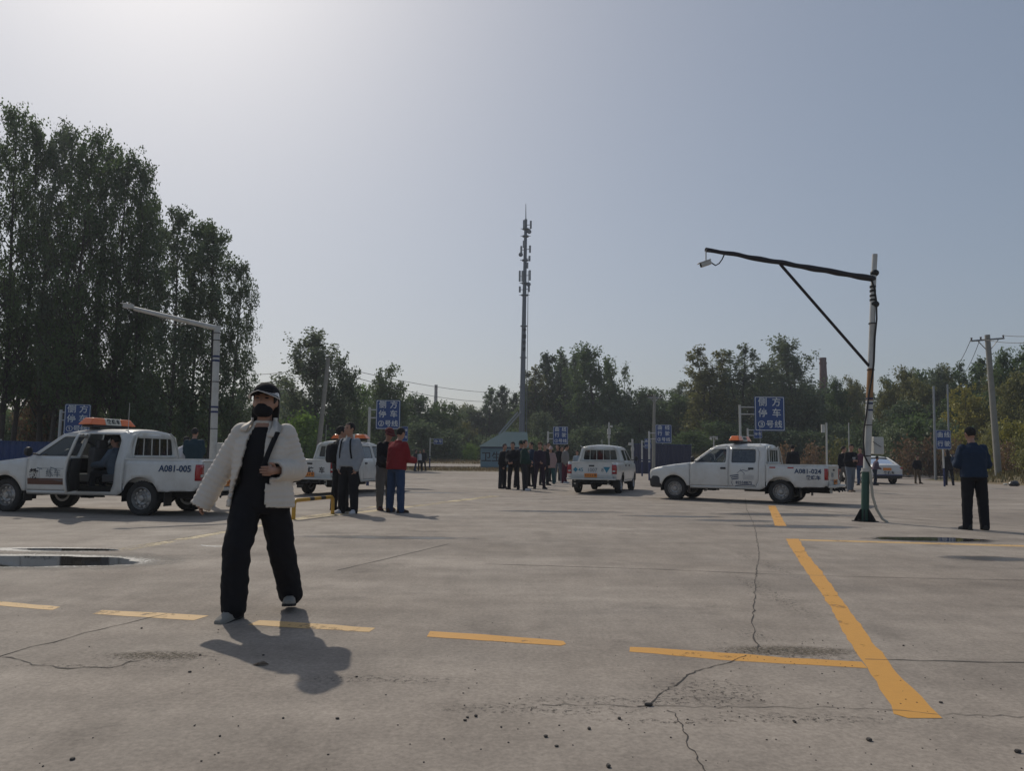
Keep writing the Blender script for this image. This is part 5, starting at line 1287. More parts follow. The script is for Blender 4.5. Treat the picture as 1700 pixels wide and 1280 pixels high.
wl_ = {-1: ((-.09, -.34, -1), (-.02, .03, -1), -.35), 1: ((.13, .26, -1), (.14, .42, -1), .12), 'pitch1': R(-8), 'pitch-1': R(6)}
wf = Vector((-1.845, 5.62, 0.0))
woman = person('woman in black cap and mask walking forward in an open cream quilted jacket', wf, R(4), 1.70, .011, wl_,
    {-1: ((-.52, .10, -1), (-.50, -.14, -1)), 1: ((.30, .12, -1), (-.36, -.9, -.02))}, head=(R(-6), R(-2)), top=C_JACK, bottom=C_BLK, shoe=cloth('grey suede shoe', (.26, .245, .22)), topfit=.042, hem=-.105, legw=1.41, ankle_w=1.08, build=1.0, hair='long', sleeve={-1: 1.32, 1: .97}, z=.004, hs_=1.13, flare=.035, neck_drop=.02,
    extras=[x_cap(C_BLK, True, pm('glossy black visor', (.02, .02, .022), .12, coat=.8)), x_mask(C_BLK), x_band([(-.12, .165, .13, 0), (.1, .155, .125, 0), (.28, .178, .135, 0), (.40, .17, .118, .01), (.465, .12, .095, .012), (.49, .09, .085, .012)], C_BLK), x_strap((.13, .45), (.03, .12), .026, C_BLK, 'bag_strap'), x_collar(C_JACK)], jacket_fn=woman_jacket)
G_TALK = 'people standing around the pickups'
# two students by the barrier
p = gp(577, 853); person('student in light grey sweatshirt with backpack straps, black trousers and white shoes', p, R(-22), 1.84, .016, {-1: ((-.08, -.05, -1), (-.02, .03, -1), -.3), 1: ((.10, -.02, -1), (.02, .05, -1), .25)},
    {-1: ((-.20, .06, -1), (.20, -.35, -1)), 1: ((.22, .08, -1), (-.16, -.30, -1))}, head=(R(4), R(-18)), top=C_GREY, bottom=C_BLK, shoe=C_WHT, topfit=.034, hem=-.03, legw=1.25, group=G_TALK,
    extras=[x_pack(C_BLK)])
p = gp(560, 849); person('dark clothed student with a black backpack seen from behind beside the grey sweatshirt', p+Vector((0, .15, 0)), R(135), 1.80, .016, {-1: ((-.22, 0, -1), (-.16, .02, -1), -.3), 1: ((.16, 0, -1), (.10, .03, -1), .3)},
    {}, head=(0, R(-25)), top=C_DK, bottom=C_BLK, shoe=C_BLK, topfit=.03, legw=1.15, group=G_TALK, extras=[x_pack(C_BLK)])
p = gp(637, 847.5); person('man in black jacket, reddish cap and loose grey trousers bending towards the red jacket', p, R(38), 1.78, .016, {-1: ((-.05, -.04, -1), (.02, .04, -1), -.2), 1: ((.10, 0, -1), (.0, .03, -1), .2)},
    {-1: ((-.10, -.22, -1), (.05, -1, -.25)), 1: ((.14, -.15, -1), (-.15, -1, -.1))}, lean=R(9), head=(R(22), R(8)), top=C_BLK, bottom=C_GTR, shoe=cloth('dark red shoe', (.07, .02, .02)), topfit=.03, legw=1.35, ankle_w=.8, group=G_TALK,
    extras=[x_cap(cloth('dull red cap', (.12, .03, .03)), True)])
p = gp(656, 851.5); person('man in a red jacket and blue jeans turned towards his companion', p, R(146), 1.78, .016, {-1: ((-.10, .0, -1), (-.05, .03, -1), -.25), 1: ((.10, -.03, -1), (.05, .03, -1), .25)},
    {-1: ((-.16, -.18, -1), (.15, -1, -.15)), 1: ((.18, -.15, -1), (-.05, -1, .05))}, lean=R(7), head=(R(18), 0), top=C_RED, bottom=C_JEAN, shoe=cloth('brown shoe', (.05, .03, .02)), topfit=.036, hem=-.06, legw=1.2, build=1.08, hair='crop', group=G_TALK,
    extras=[x_hand(M_BLKP, (.08, .012, .15), 'phone', 1, R(50))])
# man at right
p = gp(1621, 880.5); person('man in navy shirt and black trousers standing with his back turned at right', p, R(172), 1.80, .013, {-1: ((-.07, 0, -1), (-.02, .03, -1), -.25), 1: ((.08, .0, -1), (.03, .02, -1), .3)},
    {-1: ((-.24, -.05, -1), (.22, -1, .40)), 1: ((.24, -.10, -1), (-.22, -1, .35))}, lean=R(3), head=(R(16), R(6)), top=C_NAVY, bottom=C_BLK, shoe=cloth('dark leather shoe', (.025, .024, .024), .4), topfit=.032, hem=-.05, legw=1.2, build=1.04, hair='crop', sleeve=1.0, group=G_TALK,
    extras=[x_hand(M_BLKP, (.08, .012, .16), 'phone', 1, R(55))])
# crowd by the rear facing pickup
GC = 'people queueing left of the rear facing pickup'
ARM_F = {-1: ((-.12, -.05, -1), (.45, -.75, -.35)), 1: ((.12, -.05, -1), (-.45, -.75, -.35))}
ARM_P = {-1: ((-.22, .12, -1), (.20, -.35, -1)), 1: ((.22, .12, -1), (-.20, -.35, -1))}
def crowd(px, py, top_py, face, label, **kw):
    f = gp(px, py); hh = (at(px, top_py, f.y).z)/1.0
    kw.setdefault('eyes', False); rc = random.Random(int(px*13+face))
    kw.setdefault('lean', R(rc.uniform(-2, 7))); kw.setdefault('head', (R(rc.uniform(-4, 20)), R(rc.uniform(-40, 40)))); kw.setdefault('side', R(rc.uniform(-3, 3)))
    a1, a2 = rc.uniform(.04, .16), rc.uniform(.04, .2)
    kw.setdefault('legs', {-1: ((-a1, rc.uniform(-.12, .05), -1), (-a1*.5, .05, -1), -.25), 1: ((a2, rc.uniform(-.1, .08), -1), (a2*.4, .06, -1), .3)})
    if 'arms' in kw and kw['arms'] in (ARM_F, ARM_P) and rc.random() < .5:
        kw['arms'] = {-1: kw['arms'][-1], 1: rc.choice([((.12, .05, -1), (-.5, -.4, .75)), ((.15, .1, -1), (.02, -.2, -1)), ((.3, .1, -1), (-.6, -.3, -.5))])}
    return person(label, f, R(face), hh, .026, group=kw.pop('group', GC), **kw)
crowd(834, 811.5, 737, 60, 'leftmost person of the crowd, all in black with a pale collar', top=C_BLK, bottom=C_DK, arms=ARM_P, legw=1.25, topfit=.04, extras=[x_strap((-.12, .49), (.12, .49), .03, C_WHT, 'collar', False)])
crowd(852, 813, 734, -20, 'second person of the crowd from the left, stout in black', top=C_BLK, bottom=C_BLK, arms=ARM_F, topfit=.05, build=1.15, legw=1.1)
crowd(863, 810, 732, 10, 'person with dark green cap behind the second and third of the crowd', top=C_NAVY, bottom=C_DK, arms=ARM_P, extras=[x_cap(C_DGR)])
crowd(871, 815, 731, 75, 'person of the crowd in a dark green jacket with white shoes, facing right', top=C_DGR, bottom=C_DK, shoe=C_WHT, arms=ARM_F, topfit=.035, legw=1.1)
crowd(882, 808, 734, -60, 'person at the back of the crowd in navy, right of the green jacket', top=C_NAVY, bottom=C_BLK, arms=ARM_P)
crowd(895, 812, 735, 15, 'light haired person of the crowd in purple black clothes, legs apart', top=cloth('aubergine cloth', (.03, .02, .035)), bottom=cloth('aubergine cloth', (.03, .02, .035)), legs={-1: ((-.12, 0, -1), (-.08, .02, -1), -.3), 1: ((.16, 0, -1), (.10, .02, -1), .3)}, arms=ARM_F, extras=[x_cap(cloth('brown hair', (.10, .06, .04)), False, name='bun')])
crowd(903, 806, 738, 30, 'person at the back of the crowd just left of the pink coat, in black', top=C_BLK, bottom=C_DK, arms=ARM_P)
crowd(914, 803.5, 742, -20, 'woman of the crowd in a dusty pink coat, pale cap and teal trousers', top=C_PINK, bottom=C_TEAL, shoe=C_TEAL, arms=ARM_P, coat=-.18, topfit=.04, legw=1.3, extras=[x_cap(cloth('pale pink cap', (.4, .3, .3)))])
crowd(909, 800, 735, 10, 'dark haired person standing behind the pink coat', top=C_DK, bottom=C_BLK)
crowd(926, 802, 738, -35, 'person of the crowd in black top and light grey jeans, right of the pink coat', top=C_BLK, bottom=C_JEANL, shoe=C_WHT, arms=ARM_F, legw=1.1, hair='long')
crowd(932, 799, 741, 20, 'person in a maroon top behind the right end of the crowd', top=C_MAR, bottom=C_DK)
crowd(938, 802.5, 738, 65, 'rightmost person of the crowd in a grey jacket and maroon trousers', top=cloth('warm grey jacket cloth', (.20, .19, .18)), bottom=C_MAR, shoe=C_WHT, arms=ARM_P, topfit=.035, legw=1.15)
crowd(958, 800, 748, 10, 'person in pale blue top half hidden by the left side of the rear facing pickup', top=cloth('pale blue cloth', (.30, .36, .40)), bottom=C_DK)
GD = 'people far back by the verge'
for px, top, tm, bt, lab, fc in ((690, 747, C_DK, C_JEAN, 'distant walker in dark top next to the red jacket man, left of three', 60), (697, 748, C_WHT, C_BLK, 'distant walker in a white top, middle of three', 0), (703, 745.5, C_DK, C_DK, 'distant walker in dark clothes, right of three', -20)):
    D = 61; q = at(px, 777, D); person(lab, Vector((q.x, D, terr(q.x, D)+.004)), R(fc), at(px, top, D).z, .03, legs={-1: ((-.02, -.2, -1), (0, .1, -1), 0), 1: ((.02, .2, -1), (0, .3, -1), 0)}, top=tm, bottom=bt, eyes=False, group=GD)
GB = 'people standing behind the pickups'
crowd(319, 822, 711, 200, 'person in a deep teal jacket behind the bed of the left pickup', top=C_TL2, bottom=C_BLK, topfit=.04, build=1.1, arms=ARM_F, group=GB)
crowd(291, 822, 722, 150, 'stooping person in a white shirt just behind the cab of the left pickup', top=C_WHT, bottom=C_DK, lean=R(25), group=GB)
crowd(1318, 806, 739, 180, 'person in black standing behind the bed of the right pickup', top=C_BLK, bottom=C_BLK, topfit=.045, build=1.1, group=GB)
GR = 'people around the right hand camera pole'
crowd(1413, 817, 737, 8, 'walker in a black printed sweatshirt and faded jeans left of the camera pole', top=C_BLK, bottom=C_JEANL, shoe=cloth('tan shoe', (.2, .14, .1)), arms={-1: ((-.14, .1, -1), (.35, -.75, .1)), 1: ((.14, .1, -1), (-.35, -.75, .1))}, legs={-1: ((-.04, -.18, -1), (0, .08, -1), -.1), 1: ((.04, .12, -1), (0, .25, -1), .1)}, legw=1.15, topfit=.035, extras=[x_print(C_WHT)], group=GR)
crowd(1401, 812, 741, 20, 'person in black walking just behind the printed sweatshirt', top=C_BLK, bottom=C_GTR, legs={-1: ((-.02, .2, -1), (0, .3, -1), 0), 1: ((.02, -.2, -1), (0, .1, -1), 0)}, group=GR)
crowd(1430, 806, 743, -30, 'person in a dusky red top hidden behind the left side of the camera pole', top=cloth('dusky red cloth', (.10, .04, .06)), bottom=C_JEAN, group=GR)
crowd(1453, 806, 757, 90, 'person in mauve shirt and dark jeans stooping right of the camera pole', top=C_PUR, bottom=cloth('dark jeans cloth', (.02, .028, .045)), lean=R(14), legs={-1: ((-.06, .1, -1), (0, .15, -1), 0), 1: ((.06, -.3, -1), (0, .1, -1), 0)}, arms=ARM_F, group=GR)
crowd(1523, 803.5, 756, 10, 'person in dark top and khaki trousers right of the white sedan', top=C_BLK, bottom=C_KHA, shoe=cloth('brown shoe', (.05, .03, .02)), legs={-1: ((-.04, 0, -1), (-.02, .02, -1), -.2), 1: ((.16, 0, -1), (.12, .02, -1), .3)}, arms={-1: ((-.35, .1, -1), (.5, -.2, -1)), 1: ((.3, .1, -1), (-.3, -.2, -1))}, topfit=.03, group=GR)
crowd(1576, 806, 747, 160, 'long haired person in black with a shoulder bag under the far right sign', top=C_BLK, bottom=C_DK, hair='long', coat=-.2, arms=ARM_P, extras=[x_bag(C_DK)], group=GR)
# people sitting in the pickups
def seated(T, x, y, label, top, zs=.76):
    w = T.matrix_basis @ Vector((x, y, 0)); a = T.rotation_euler.z
    return person(label, Vector((w.x, w.y, 0)), a+pi/2, 1.66, .02, {-1: ((-.15, -1, .06), (0, -.15, -1), 0), 1: ((.15, -1, .06), (0, -.15, -1), 0)}, {-1: ((-.1, -.5, -.8), (.15, -1, -.1)), 1: ((.1, -.5, -.8), (-.15, -1, -.1))}, lean=R(6), head=(R(12), 0), top=top, bottom=C_DK, z=w.z-.93*1.66/1.74+zs, seated=True, topfit=.03, group='people sitting in the pickups')
seated(T1, .86, .42, 'passenger in a slate blue top sitting inside the open door of the left pickup', C_BLUE)
seated(T4, 1.50, .36, 'driver in pale top behind the wheel of the right pickup', cloth('pale grey cloth', (.25, .25, .26)))
# ------------------------------------------------------------ trees
M_BARK = pm('grey brown bark', (.075, .062, .05), .95, var=.35, scale=8, bump=.5, bscale=15)
LM = {
 'dark': leaf_mat('dark poplar leaves', (.045, .070, .034), (.15, .20, .095), .45),
 'mid': leaf_mat('mid green leaves', (.045, .080, .028), (.14, .20, .065), .45),
 'olive': leaf_mat('olive leaves', (.085, .098, .032), (.24, .23, .075), .45),
 'pale': leaf_mat('grey green leaves', (.080, .110, .062), (.20, .235, .125), .45),
 'yellow': leaf_mat('yellowing leaves', (.13, .14, .025), (.38, .33, .07), .45),
 'bright': leaf_mat('bright green leaves', (.075, .15, .025), (.20, .30, .065), .45),
 'rust': leaf_mat('rusty brown leaves', (.10, .065, .04), (.27, .17, .09), .4)}
def leafmesh(P, size, r_, name):
    n = len(P); a = r_.normal(size=(n, 3)); a /= np.linalg.norm(a, axis=1)[:, None]
    b = r_.normal(size=(n, 3)); b -= a*(a*b).sum(1)[:, None]; b /= np.linalg.norm(b, axis=1)[:, None]
    s = (size*r_.uniform(.6, 1.35, n))[:, None]
    V = np.stack([P-a*s*.55, P-b*s*.36+a*s*.05, P+a*s*.6, P+b*s*.36+a*s*.05], 1).reshape(-1, 3)
    me = bpy.data.meshes.new(name)
    me.vertices.add(4*n); me.vertices.foreach_set('co', V.astype(np.float32).ravel())
    me.loops.add(4*n); me.loops.foreach_set('vertex_index', np.arange(4*n, dtype=np.int32))
    me.polygons.add(n); me.polygons.foreach_set('loop_start', np.arange(0, 4*n, 4, dtype=np.int32))
    me.update(calc_edges=True); return me
PROF = {
 'tall': [(0, .35), (.15, .8), (.38, 1), (.62, .95), (.8, .74), (.92, .46), (1, .16)],
 'column': [(0, .7), (.2, 1), (.5, .95), (.75, .7), (.9, .42), (1, .1)],
 'round': [(0, .55), (.25, .95), (.5, 1), (.75, .85), (.9, .6), (1, .35)],
 'spread': [(0, .6), (.2, .95), (.45, 1), (.7, .85), (.88, .55), (1, .2)]}
def gen_tree(seed, h, cr_, z0, kind, nleaf, leaf, up=.9, nb=26, tuft=.34, r0=None, multi=1, sub=5):
    rg = random.Random(seed); r_ = np.random.default_rng(seed)
    T = MB(); tips = []; r0 = r0 or h*.013; prof = PROF[kind]
    for mI in range(multi):
        a0 = rg.uniform(0, 6.28); lean = (.0 if multi == 1 else .055*rg.uniform(.5, 1.3)); hh = h*(1 if mI == 0 else rg.uniform(.72, .95))
        def axis(t):
            return Vector((math.cos(a0)*lean*t*hh+.012*h*math.sin(t*5+seed), math.sin(a0)*lean*t*hh+.012*h*math.cos(t*4+seed*2), t*hh))
        T.tube([axis(t/9) for t in range(10)], [r0*(1.25 if t == 0 else 1)*(1-t/9*.93)/(1 if mI == 0 else 1.3) for t in range(10)], 7)
        n_b = nb//multi
        for i in range(n_b):
            t = (i+rg.random())/n_b; az = i*2.4+rg.uniform(-.6, .6)+mI; hd = Vector((math.cos(az), math.sin(az), 0))
            rad = cr_*interp(prof, t)*rg.uniform(.12, 1.12)**.5; zt = z0+(1-z0)*t
            tip = axis(min(1, zt))+hd*rad; tip.z = h_ = zt*hh; base = axis(max(.06, zt-(rad*up*.9)/h-.03))
            mid = base.lerp(tip, .5)+hd*rad*.22-Vector((0, 0, rad*up*.12)); L = (tip-base).length
            pts = [base*(1-u)**2+mid*(2*u*(1-u))+tip*u*u for u in (0, .25, .5, .75, 1)]
            rb = r0*.34*(1-t*.7)
            T.tube(pts, [rb, rb*.75, rb*.5, rb*.32, rb*.12], 4, cap=False)
            for k in (2, 3, 4): tips.append((pts[k], (.5, .8, 1)[k-2]))
            d = (tip-mid).normalized(); vz = .55*up
            for q in range(sub):
                s_ = rg.uniform(.35, 1); j = min(3, int(s_*4)); p0 = pts[j].lerp(pts[j+1], s_*4-j)
                dd = Vector((d.x*.4+rg.gauss(0, .5), d.y*.4+rg.gauss(0, .5), vz+rg.gauss(0, .35))).normalized()
                p1 = p0+dd*cr_*rg.uniform(.18, .46); 
                if p1.z > hh*1.02: p1.z = hh*rg.uniform(.97, 1.02)
                T.tube([p0, p1], [rb*.3, rb*.08], 3, cap=False)
                tips.append((p1, rg.uniform(.6, 1))); tips.append((p0.lerp(p1, .5), .6))
        for k in range(6):
            u = rg.uniform(.86, 1.0); p0 = axis(u); p1 = p0+Vector((rg.gauss(0, .12), rg.gauss(0, .12), rg.uniform(.1, .5)))*cr_*.35
            T.tube([p0, p1], [r0*.1, r0*.03], 3, cap=False); tips.append((p1, .22)); tips.append((p0, .3))
    tp = np.array([list(p) for p, w in tips]); w = np.array([w for p, w in tips]); w = w*r_.uniform(.12, 1.0, len(w))**1.6; w /= w.sum()
    idx = r_.choice(len(tp), nleaf, p=w)
    sp = (r_.uniform(.5, 1.35, len(tp)))[idx][:, None]*tuft*cr_*.45*np.clip(1.15-.5*tp[idx, 2:3]/h, .6, 1.1)*np.array([1, 1, 1+.45*up])
    P = tp[idx]+np.clip(r_.normal(size=(nleaf, 3)), -1.7, 1.7)*sp*np.array([1, 1, .9])
    P = P[P[:, 2] > .15]
    tr = T.mesh('trunk', True, 60); tr.materials.append(M_BARK)
    return tr, leafmesh(P, leaf, r_, 'crown'), h, cr_
PR = {
 'tallA': gen_tree(1, 20, 3.2, .22, 'tall', 14500, .175, 1.05, 60, .19, sub=10),
 'tallB': gen_tree(2, 19, 2.8, .22, 'tall', 12500, .175, 1.15, 56, .20, sub=10),
 'tallC': gen_tree(3, 15, 2.9, .16, 'spread', 13000, .165, .95, 50, .18, sub=10),
 'colA': gen_tree(4, 15, 1.7, .12, 'column', 7500, .23, 2.2, 60, .24, sub=7),
 'colB': gen_tree(5, 15, 2.0, .10, 'column', 9500, .23, 2.0, 66, .24, multi=3, sub=7),
 'colC': gen_tree(6, 14, 3.0, .10, 'tall', 16500, .22, 1.6, 84, .20, multi=4, sub=8),
 'rndA': gen_tree(7, 9, 3.4, .14, 'round', 10500, .25, .7, 44, .24, sub=7),
 'rndB': gen_tree(8, 9, 3.6, .12, 'spread', 10500, .25, .6, 44, .24, multi=2, sub=7),
 'rndC': gen_tree(9, 10, 3.2, .1, 'spread', 11500, .24, .9, 50, .22, multi=3, sub=7),
 'bare': gen_tree(10, 11, 1.8, .15, 'column', 1100, .26, 1.4, 26, .35),
 'bushA': gen_tree(11, 2.6, 1.6, .03, 'round', 3800, .16, .8, 26, .5, multi=3, r0=.03),
 'bushB': gen_tree(12, 3.2, 1.8, .02, 'spread', 4200, .18, .7, 28, .5, multi=4, r0=.03),
 'bushC': gen_tree(13, 1.5, 1.3, .02, 'round', 1300, .13, .6, 20, .5, multi=3, r0=.02)}
GROUPS = {}
def tree(px, top, hw, D, proto, lm, label, cat='tree', group=None, rot=None, base=None):
    if D >= 64 and px < 1440: D *= 1.24
    """crown top at pixel (px, top), half width hw px, at distance D"""
    tr, cr_m, h, crr = PR[proto]; p = at(px, top, D); z0 = terr(p.x, D)-.05
    if base is not None: z0 = base
    H_ = p.z-z0; s = H_/h*.965; sx = hw/F*D/crr*({'tal': 1.0, 'col': 1.15}.get(proto[:3], 1.05))
    rg = random.Random(int(px*7+top))
    name = {'tree': 'broadleaf_tree', 'bush': 'bush'}[cat]
    if proto.startswith('col') or proto.startswith('tall'): name = 'poplar_tree'
    t = thing(name, label, cat, (p.x, D, z0), rg.uniform(0, 6.28) if rot is None else rot, group)
    for nm, me in (('trunk', tr), ('crown', cr_m)):
        o = bpy.data.objects.new(nm, me); COL.objects.link(o); o.parent = t
        if nm == 'crown':
            if not me.materials: me.materials.append(LM['dark'])
            o.material_slots[0].link = 'OBJECT'; o.material_slots[0].material = LM[lm]
    t.scale = (sx, sx, s); return t
G1 = 'tall poplars at the left edge of the yard'; G2 = 'trees across the back of the yard'; G3 = 'trees behind the right bank'
G4 = 'bushes along the back of the yard'; G5 = 'bushes on the right bank'
TREES = [
 (66, 186, 50, 42, 'tallB', 'mid', 'tall poplar filling the dip right of the tallest leaning topped one', G1),
 (124, 204, 52, 41, 'tallB', 'pale', 'tall grey green poplar between the second tallest one and the one above the sign', G1),
 (184, 226, 54, 43, 'tallA', 'dark', 'tall poplar between the one above the sign and the one above the pickup', G1),
 (244, 268, 46, 42, 'tallC', 'mid', 'poplar forming the sloping right shoulder of the tallest clump', G1),
 (338, 362, 54, 42, 'tallC', 'mid', 'poplar in the middle of the lower clump left of the white camera pole', G1),
 (400, 432, 42, 41, 'tallC', 'dark', 'smaller poplar at the outer right edge of the lower clump, above the woman', G1),
 (872, 628, 26, 84, 'colC', 'mid', 'lower tree touching the right side of the tower mast', G2),
 (946, 596, 30, 88, 'colC', 'mid', 'tree filling the gap left of the widest centre poplar', G2),
 (1096, 664, 36, 84, 'rndC', 'mid', 'tree behind the small utility pole with crossarm', G2),
 (1152, 612, 30, 80, 'colC', 'olive', 'yellowish tree left of the tall olive poplar', G2),
 (1290, 600, 36, 82, 'colC', 'mid', 'tree on the left flank of the broad shaggy poplar', G2),
 (1528, 625, 36, 80, 'rndC', 'olive', 'yellow green tree behind the left thin steel pole', G3),
 (1640, 606, 36, 80, 'colC', 'olive', 'yellow green tree right behind the tall leaning utility pole', G3),
 (1605, 640, 40, 72, 'rndC', 'yellow', 'yellowish tree between the far right sign and the tall leaning pole', G3),
 (-35, 215, 70, 40, 'tallB', 'dark', 'tall dark poplar cut off by the left edge of the photo, leftmost tree', G1),
 (38, 164, 62, 41, 'tallA', 'mid', 'tallest poplar at left, with the feathery leaning top above the blue fence', G1),
 (100, 196, 55, 43, 'tallB', 'dark', 'tall dark poplar second in height, left of the orange light bar', G1),
 (150, 202, 66, 40, 'tallA', 'mid', 'tall dense poplar standing above the leftmost parallel parking sign', G1),
 (216, 238, 62, 42, 'tallB', 'mid', 'tall poplar directly above the left pickup with the highest right shoulder of the clump', G1),
 (250, 330, 55, 44, 'tallC', 'mid', 'shorter poplar filling the notch behind the white camera arm at left', G1),
 (300, 340, 66, 40, 'tallC', 'dark', 'lower leafy poplar with a yellowish top left of the white camera pole', G1),
 (362, 374, 66, 41, 'tallC', 'dark', 'rightmost poplar of the tall left clump, spreading behind the white camera pole', G1),
 (95, 530, 45, 46, 'rndC', 'rust', 'low reddish brown tree in the gap between the tall left poplars', G1),
 (130, 600, 60, 47, 'rndB', 'dark', 'low dark tree under the tall poplars behind the leftmost sign', G1),
 (250, 620, 60, 46, 'rndA', 'dark', 'low dark tree under the poplars behind the left camera pole', G1),
 (390, 642, 42, 85, 'rndC', 'pale', 'hazy grey green tree just left of the walking woman\'s cap', G2),
 (445, 634, 40, 92, 'colC', 'pale', 'hazy distant tree just right of the walking woman\'s cap', G2),
 (484, 650, 26, 88, 'rndA', 'mid', 'small tree between the woman and the big willow like tree', G2),
 (538, 541, 58, 58, 'colC', 'pale', 'big feathery grey green tree behind the leaning concrete pole', G2),
 (575, 588, 34, 60, 'rndC', 'dark', 'dark tree forming the right shoulder of the big feathery tree', G2),
 (640, 606, 46, 62, 'rndC', 'dark', 'dark rounded tree above the middle parallel parking sign', G2),
 (606, 640, 34, 64, 'rndA', 'bright', 'bright green low tree between the two sign groups left of centre', G2),
 (690, 655, 44, 72, 'rndB', 'mid', 'rounded green tree in front of the small distant chimney', G2),
 (738, 668, 34, 74, 'rndA', 'mid', 'rounded green tree right of the small distant chimney', G2),
 (768, 672, 30, 112, 'rndB', 'olive', 'far pale yellow green tree seen in the dip left of the tower', G2),
 (768, 700, 26, 78, 'rndC', 'olive', 'yellow green low tree left of the light blue house', G2),
 (812, 640, 20, 92, 'colB', 'dark', 'dark double peaked tree left of the tower, left peak', G2),
 (836, 638, 20, 94, 'colA', 'dark', 'dark tree left of the tower, middle peak', G2),
 (855, 650, 16, 90, 'colA', 'dark', 'dark slim tree touching the left side of the tower base', G2),
 (888, 606, 24, 84, 'colB', 'olive', 'olive brown tree immediately right of the tower', G2),
 (909, 582, 22, 86, 'colA', 'mid', 'slim poplar second to the right of the tower', G2),
 (931, 577, 24, 85, 'colB', 'mid', 'slim pointed poplar above the crowd, third right of the tower', G2),
 (957, 581, 22, 84, 'colA', 'dark', 'slim dark poplar just left of the widest centre poplar', G2),
 (990, 569, 44, 80, 'colC', 'mid', 'widest and tallest poplar of the centre group above the rear facing pickup', G2),
 (1012, 590, 24, 82, 'colB', 'mid', 'poplar joined to the right side of the widest centre poplar', G2),
 (1038, 598, 16, 82, 'bare', 'pale', 'thin half bare tree with a leaning top right of the centre poplars', G2),
 (1062, 645, 40, 80, 'rndA', 'dark', 'round dark tree left of the small utility pole with crossarm', G2),
 (1020, 672, 38, 76, 'rndB', 'dark', 'low dark tree behind the rear facing pickup', G2),
 (900, 684, 26, 72, 'rndA', 'pale', 'soft grey green willow like tree above the crowd', G2),
 (850, 712, 26, 78, 'rndA', 'mid', 'low green tree in front of the blue roofed house', G2),
 (1126, 650, 40, 78, 'rndC', 'mid', 'grey green spreading tree right of the small utility pole', G2),
 (1172, 571, 36, 72, 'colB', 'olive', 'tall olive poplar left of the numbered parallel parking sign', G2),
 (1196, 610, 22, 73, 'colC', 'dark', 'dark poplar shoulder between the two poplars left of the parking sign', G2),
 (1229, 570, 33, 76, 'colB', 'pale', 'tall poplar directly above the white post of the right parking sign', G2),
 (1266, 622, 32, 78, 'rndC', 'mid', 'lower tree in the dip above the right parking sign', G2),
 (1314, 557, 46, 74, 'colC', 'pale', 'broad tall poplar with shaggy top left of the brick chimney', G2),
 (1345, 640, 26, 75, 'colC', 'dark', 'dark tree directly in front of the brick chimney foot', G2),
 (1396, 624, 22, 76, 'colC', 'mid', 'tree immediately right of the brick chimney', G2),
 (1414, 624, 26, 80, 'rndC', 'olive', 'rounded tree left of the right hand camera pole', G2),
 (1474, 628, 26, 84, 'rndC', 'olive', 'tree immediately right of the right hand camera pole', G3),
 (1510, 607, 30, 86, 'colC', 'olive', 'olive tree left of the pair of thin steel poles', G3),
 (1545, 604, 28, 84, 'colC', 'pale', 'grey tipped tree behind the left thin steel pole', G3),
 (1573, 604, 26, 86, 'colB', 'olive', 'brown tipped tree behind the right thin steel pole', G3),
 (1602, 597, 22, 82, 'colB', 'mid', 'narrow tree just left of the tall leaning utility pole', G3),
 (1624, 591, 22, 84, 'colA', 'mid', 'narrow dark tree directly behind the tall leaning utility pole', G3),
 (1664, 574, 34, 72, 'colC', 'mid', 'tall green tree right of the tall leaning utility pole', G3),
 (1712, 566, 40, 70, 'colC', 'mid', 'tall green tree cut off by the right edge of the photo', G3),
 (1690, 618, 44, 66, 'rndB', 'olive', 'lower bushy tree at the right edge below the tall green ones', G3),
 (1500, 665, 44, 78, 'rndB', 'dark', 'low dark tree behind the white sedan', G3),
 (1590, 660, 44, 76, 'rndB', 'mid', 'low green tree behind the small curve driving sign at right', G3),
 (1640, 655, 40, 74, 'rndA', 'mid', 'low green tree at the foot of the tall leaning utility pole', G3),
]
rf = random.Random(4)
MARKS = ['left end of the blue fence', 'hood of the left pickup', 'leftmost sign', 'light bar of the left pickup', 'bed of the left pickup',
 'cap of the walking woman', 'right shoulder of the walking woman', 'leaning concrete pole',
 'two students', 'bracket of the middle parking sign', 'red jacket man', 'small grey chimney', 'light blue hut', 'left side of the tower',
 'tower foot', 'crowd', 'curve driving sign over the crowd', 'cab of the rear facing pickup', 'white instrument mast', 'small utility pole',
 'right curve driving sign', 'hood of the right pickup', 'windscreen of the right pickup', 'light bar of the right pickup', 'sign with circled 3', 'bed of the right pickup', 'brick chimney', 'post right of the brick chimney',
 'control box on the right camera pole', 'white sedan', 'two thin steel poles', 'far right sign', 'man in the navy shirt', 'tall leaning utility pole']
mi_ = 0; wood = []
for a_, b_, ty, n_ in ((-60, 330, 655, 5), (380, 540, 668, 3), (590, 860, 690, 6), (870, 1100, 655, 6), (1105, 1440, 648, 8), (1460, 1700, 628, 6)):
    for k in range(n_):
        wood.append((a_+(b_-a_)*(k+.5)/n_, ty+rf.uniform(-16, 14), rf.uniform(30, 42), rf.uniform(90, 95) if a_ > 0 else 52, rf.choice(['rndA', 'rndB', 'rndC', 'colC']), rf.choice(['mid', 'olive', 'pale', 'mid', 'dark']), 'tree of the rear wood, far behind the '+MARKS[mi_], 'trees of the wood behind the front row')); mi_ += 1
TREES += wood
for (px, top, hw, D, pr, lm, lab, grp) in TREES: tree(px, top, hw, D, pr, lm, lab, 'tree', grp)
